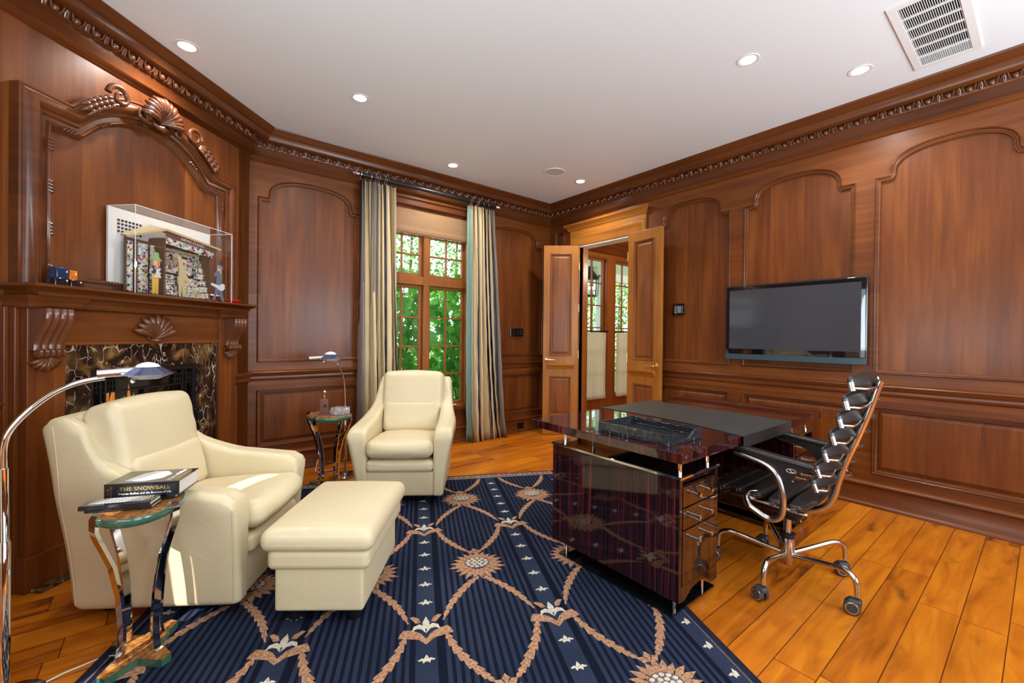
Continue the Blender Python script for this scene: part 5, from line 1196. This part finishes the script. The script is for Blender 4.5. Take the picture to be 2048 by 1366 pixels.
for side, (a, c) in enumerate(((1.752, 2.098), (3.10, 3.446))):
    ya_, yb_ = 1.003, 1.80
    m = MB()
    # carcass with a shallow arch cut out under the drawer end
    for x_ in ((a, a + .022), (c - .022, c)): LB(m, *x_, ya_, yb_, .085, .636)
    LB(m, a + .022, c - .022, yb_ - .02, yb_, .085, .636); LB(m, a + .022, c - .022, ya_ + .02, yb_ - .02, .11, .13); LB(m, a + .022, c - .022, ya_ + .02, yb_ - .02, .60, .636)
    po = m.build('pedestal', 'ebony', dk, smooth=False, bevel=.0015)
    m = MB(); cx_ = (a + c) / 2; hw_ = (c - a) / 2 - .022; m.prism([(-hw_, .085), (-hw_ * .8, .085), (-hw_ * .45, .118), (0, .128), (hw_ * .45, .118), (hw_ * .8, .085), (hw_, .085), (hw_, .15), (-hw_, .15)], ya_ - dy, ya_ + .02 - dy, lambda p, tt, q: (p + cx_ - dx, tt, q)); m.build('plinth_arch', 'ebony_side', po, smooth=False)
    m = MB(); LB(m, a - .004, c + .004, ya_ - .004, yb_ + .004, .637, .645); m.build('black_glass_top', 'bglass', po, smooth=False)
    m = MB(); m.sweep([(a - dx - .006, ya_ - dy - .006), (c - dx + .006, ya_ - dy - .006), (c - dx + .006, yb_ - dy + .006), (a - dx - .006, yb_ - dy + .006)], [(.004, .630), (-.001, .632), (-.001, .642), (.004, .645)], True, HZ); m.build('chrome_edge', 'chrome', po)
    for zk, (z0, z1) in enumerate(((.505, .595), (.405, .498), (.155, .398))):
        m = MB(); LB(m, a + .026, c - .026, ya_ - .003, ya_ + .02, z0, z1); dr = m.build('drawer', 'ebony_side', po, smooth=False, bevel=.0015)
        for x in (cx_ - .055, cx_ + .055):
            z = (z0 + z1) / 2 + (.07 if zk == 2 else 0); m = MB(); m.cyl((x - dx, ya_ - dy - .003, z), (x - dx, ya_ - dy - .034, z), .007, 14); m.cyl((x - dx, ya_ - dy - .022, z), (x - dx, ya_ - dy - .035, z), .0095, 14); m.build('drawer_knob', 'chrome', dr)
    for x in (a + .05, c - .05):
        for y in (ya_ + .03, yb_ - .05): m = MB(); m.cyl((x - dx, y - dy, .645), (x - dx, y - dy, .716), .010, 14); m.build('chrome_post', 'chrome', dk)
        for y in (ya_ + .05, yb_ - .07): m = MB(); m.cyl((x - dx, y - dy, .018), (x - dx, y - dy, .087), .009, 14); m.build('chrome_foot', 'chrome', dk)
    m = MB(); LB(m, a - .004, c + .04, ya_ + .03, 1.74, .0125, .020); m.build('floor_plate', 'bglass', dk, smooth=False)
m = MB(); LB(m, 2.098, 3.10, 1.74, 1.76, .09, .63); m.build('modesty_panel', 'ebony', dk, smooth=False)
tr = thing('desk_tray', 'black crocodile leather letter tray on the left end of the desk', 'tray', (1.92, 1.275, .7605))
m = MB(); hx_, hy_ = .150, .205; sc_ = [(-hx_, 0), (hx_, 0), (hx_, .052), (hx_ * .62, .052), (hx_ * .42, .040), (hx_ * .20, .018), (-.0, .014), (-hx_ * .22, .020), (-hx_ * .42, .040), (-hx_ * .6, .052), (-hx_, .052)]
m.prism(sc_, -hy_, -hy_ + .012, lambda p, tt, q: (p, tt, q)); m.box(-hx_, hx_, hy_ - .012, hy_, 0, .052); m.box(-hx_, -hx_ + .012, -hy_ + .012, hy_ - .012, 0, .052); m.box(hx_ - .012, hx_, -hy_ + .012, hy_ - .012, 0, .052); m.build('tray_wall', 'croc', tr, smooth=False, bevel=.002)
m = MB(); m.box(-hx_ + .01, hx_ - .01, -hy_ + .01, hy_ - .01, .002, .008); m.build('tray_floor', 'croc', tr, smooth=False)

# ------------------------------------------------------------------ desk chair
ch = thing('office_chair', 'black leather and steel swivel chair with slatted back, at the desk', 'office chair', (2.55, .85, 0))
cx_, cy_ = 2.55, .85
def L3(x, y, z): return (x - cx_, y - cy_, z)
m = MB(); m.lathe([(.028, .075), (.034, .08), (.034, .235), (.030, .24)], 20); m.lathe([(.036, .215), (.038, .22), (.038, .238), (.03, .242)], 20, mi=1); m.build('hub', ['steel', 'plastic'], ch)
m = MB(); m.cyl((0, 0, .235), (0, 0, .36), .019, 16); m.build('gas_post', 'steel', ch)
m = MB(); m.rbox((0, .02, .385), (.16, .22, .07), .02, 3); m.rbox((0, -.01, .345), (.10, .12, .05), .015, 3); m.build('tilt_mechanism', 'plastic', ch)
for k in range(5):
    an = math.radians(182 + 72 * k); ca, sa = math.cos(an), math.sin(an)
    pts = [(r * ca, r * sa, z) for r, z in ((.02, .128), (.10, .145), (.19, .165), (.255, .178), (.290, .176), (.318, .158), (.328, .128), (.330, .085))]
    Q = []
    for i in range(len(pts) - 1):
        P_ = [Vector(p) for p in pts]; pm, a, c, pn = P_[max(i - 1, 0)], P_[i], P_[i + 1], P_[min(i + 2, len(P_) - 1)]
        for j in range(4): q = j / 4; Q.append(.5 * ((2 * a) + (c - pm) * q + (2 * pm - 5 * a + 4 * c - pn) * q * q + (3 * a - pm - 3 * c + pn) * q ** 3))
    Q.append(P_[-1]); m = MB(); m.tube(Q, .0125, 12); lg = m.build('base_leg', 'steel', ch)
    X = Matrix.Translation((.33 * ca, .33 * sa, 0)) @ Matrix.Rotation(math.radians(100 + 14 * ((k * 2) % 5 - 2)), 4, 'Z')
    m = MB()
    for s in (-1, 1): m.lathe([(0, s * .009), (.031, s * .009), (.033, s * .013), (.033, s * .022), (.030, s * .025), (.022, s * .026)], 24, X=X @ Matrix.Translation((.018, 0, .033)) @ Matrix.Rotation(PI / 2, 4, 'X'))
    m.rbox((.010, 0, .058), (.055, .046, .028), .012, 3, X=X); cs_ = m.build('caster', 'rubber', lg)
    m = MB()
    for s in (-1, 1): m.lathe([(.0215, s * .0262), (.0250, s * .0268), (.0265, s * .0255)], 24, caps=False, X=X @ Matrix.Translation((.018, 0, .033)) @ Matrix.Rotation(PI / 2, 4, 'X'))
    m.build('wheel_ring', 'steel', cs_)
m = MB()
for s in (-1, 1):
    pass
# seat slats
def smooth_path(pts, k=5):
    P_ = [Vector(p) for p in pts]; Q = []
    for i in range(len(P_) - 1):
        pm, a, c, pn = P_[max(i - 1, 0)], P_[i], P_[i + 1], P_[min(i + 2, len(P_) - 1)]
        for j in range(k): q = j / k; Q.append(.5 * ((2 * a) + (c - pm) * q + (2 * pm - 5 * a + 4 * c - pn) * q * q + (3 * a - pm - 3 * c + pn) * q ** 3))
    return Q + [P_[-1]]
def slat(name, y, z, w_, d_, h_, tilt, bow=.0):
    m = MB(); X = Matrix.Translation((0, y - cy_, z)) @ Matrix.Rotation(tilt, 4, 'X')
    def wp(x, yy, zz, xn, yn, zn):
        k = 1 - (.38 if name == 'seat_slat' else .52) * abs(xn) ** 2.0; return (x, yy * k - bow * (1 - xn * xn), zz * (1 + .30 * (1 - xn * xn)) * (1 - .30 * xn ** 4))
    m.rbox((0, 0, 0), (w_, d_, h_), h_ * .48, 8, wp, X=X); o = m.build(name, 'bleather', ch, ang=180)
    for s in (-1, 1):
        c_ = MB(); c_.cyl(X @ Vector((s * (w_ / 2 - .012), 0, -.006)), X @ Vector((s * (w_ / 2 + .012), 0, -.006)), .013, 12) if name == 'seat_slat' else c_.cyl(X @ Vector((s * (w_ / 2 + .002), -.006, -.036)), X @ Vector((s * (w_ / 2 + .002), -.006, .002)), .0125, 14)
        c_.build('slat_cap', 'steel', o)
    return o, X
for y, z in ((.745, .452), (.835, .455), (.925, .465), (1.015, .470), (1.10, .462)): slat('seat_slat', y, z, .47, .088, .034, 0)
m = MB()
for s in (-1, 1): m.tube([L3(2.55 + s * .20, .70, .425), L3(2.55 + s * .20, .90, .43), L3(2.55 + s * .20, 1.10, .438)], .008, 8)
for y in (.80, .95): m.tube([L3(2.35, y, .43), L3(2.55, y, .418), L3(2.75, y, .43)], .008, 8)
m.build('seat_rail', 'steel', ch)
sp_ = [(.478, 1.07), (.487, 1.045), (.525, .906), (.566, .781), (.602, .676), (.632, .572), (.650, .49), (.680, .43), (.735, .392), (.80, .378), (.86, .38)]
Q = []
P_ = [Vector((0, y - cy_, z)) for y, z in sp_]
for i in range(len(P_) - 1):
    pm, a, c, pn = P_[max(i - 1, 0)], P_[i], P_[i + 1], P_[min(i + 2, len(P_) - 1)]
    for j in range(4): q = j / 4; Q.append(.5 * ((2 * a) + (c - pm) * q + (2 * pm - 5 * a + 4 * c - pn) * q * q + (3 * a - pm - 3 * c + pn) * q ** 3))
Q.append(P_[-1]); m = MB(); m.tube(Q, .0165, 14, flat=1.0); m.build('back_spine', 'steel', ch)
for i, (y, z) in enumerate(((.535, 1.050), (.552, .965), (.572, .883), (.596, .803), (.622, .722), (.648, .645), (.665, .570))):
    w_ = .44 + .012 * i if i < 6 else .46
    o, X = slat('back_slat', y + .010, z + .018, w_, .040, .066, -.20 - .05 * i * .5, bow=.02)
    m = MB()
    ys = sp_[0][0] + (.66 - .478) * max(0, (1.07 - z)) / .5
    for s in (-1, 1): m.tube(smooth_path([(s * w_ / 2, y - cy_ - .004, z - .004), (s * w_ * .42, y - cy_ - .040, z - .006), (s * w_ * .22, ys - cy_ - .012, z - .002), (0, ys - cy_ + .004, z + .004)]), .0055, 8)
    m.build('slat_rod', 'steel', o)
for s in (-1, 1):
    X0 = s * .28
    loop = [(1.00, .676), (.93, .664), (.857, .648), (.812, .615), (.788, .565), (.776, .496), (.780, .43), (.80, .398), (.835, .386), (.88, .400), (.93, .425), (.955, .445), (.95, .465), (.92, .468)]
    P_ = [Vector((X0 - (s * .0 if k < 11 else s * .03 * (k - 10)), y - cy_, z)) for k, (y, z) in enumerate(loop)]; Q = []
    for i in range(len(P_) - 1):
        pm, a, c, pn = P_[max(i - 1, 0)], P_[i], P_[i + 1], P_[min(i + 2, len(P_) - 1)]
        for j in range(4): q = j / 4; Q.append(.5 * ((2 * a) + (c - pm) * q + (2 * pm - 5 * a + 4 * c - pn) * q * q + (3 * a - pm - 3 * c + pn) * q ** 3))
    m = MB(); m.tube(Q, .0145, 12); ar = m.build('arm_frame', 'steel', ch)
    poly = [(1.035, .705), (.655, .672), (.648, .660), (.69, .650), (.725, .630), (.748, .595), (.757, .545), (.768, .530), (.780, .545), (.800, .600), (.835, .635), (.90, .660), (1.03, .688)]
    m = MB(); m.prism([(y - cy_, z) for y, z in poly], X0 - .012 - s * .014, X0 + .012 - s * .014, lambda p, tt, q: (tt, p, q)); 
    m.rbox((0, 0, 0), (.062, .385, .026), .012, 8, lambda x, y, z, xn, yn, zn: (X0 - s * .012 + x * (1 - .25 * yn * yn), .845 + y - cy_, .690 + z + .016 * yn), ); ap = m.build('armrest', 'bleather', ch, ang=50, bevel=0)
    m = MB(); m.tube([(X0 - s * .014 + s * .0128, .745 - cy_ + .020 * math.cos(a * PI / 10), .640 + .009 * math.sin(a * PI / 10)) for a in range(20)], .0012, 4, closed=True)
    m.tube([(X0 - s * .014 + s * .0128, .745 - cy_ + y, .640 + z) for y, z in ((-.010, -.004), (-.002, -.005), (.002, 0), (-.002, .002), (.0, .005), (.010, .004))], .0012, 4); m.build('maker_mark', 'white', ap)
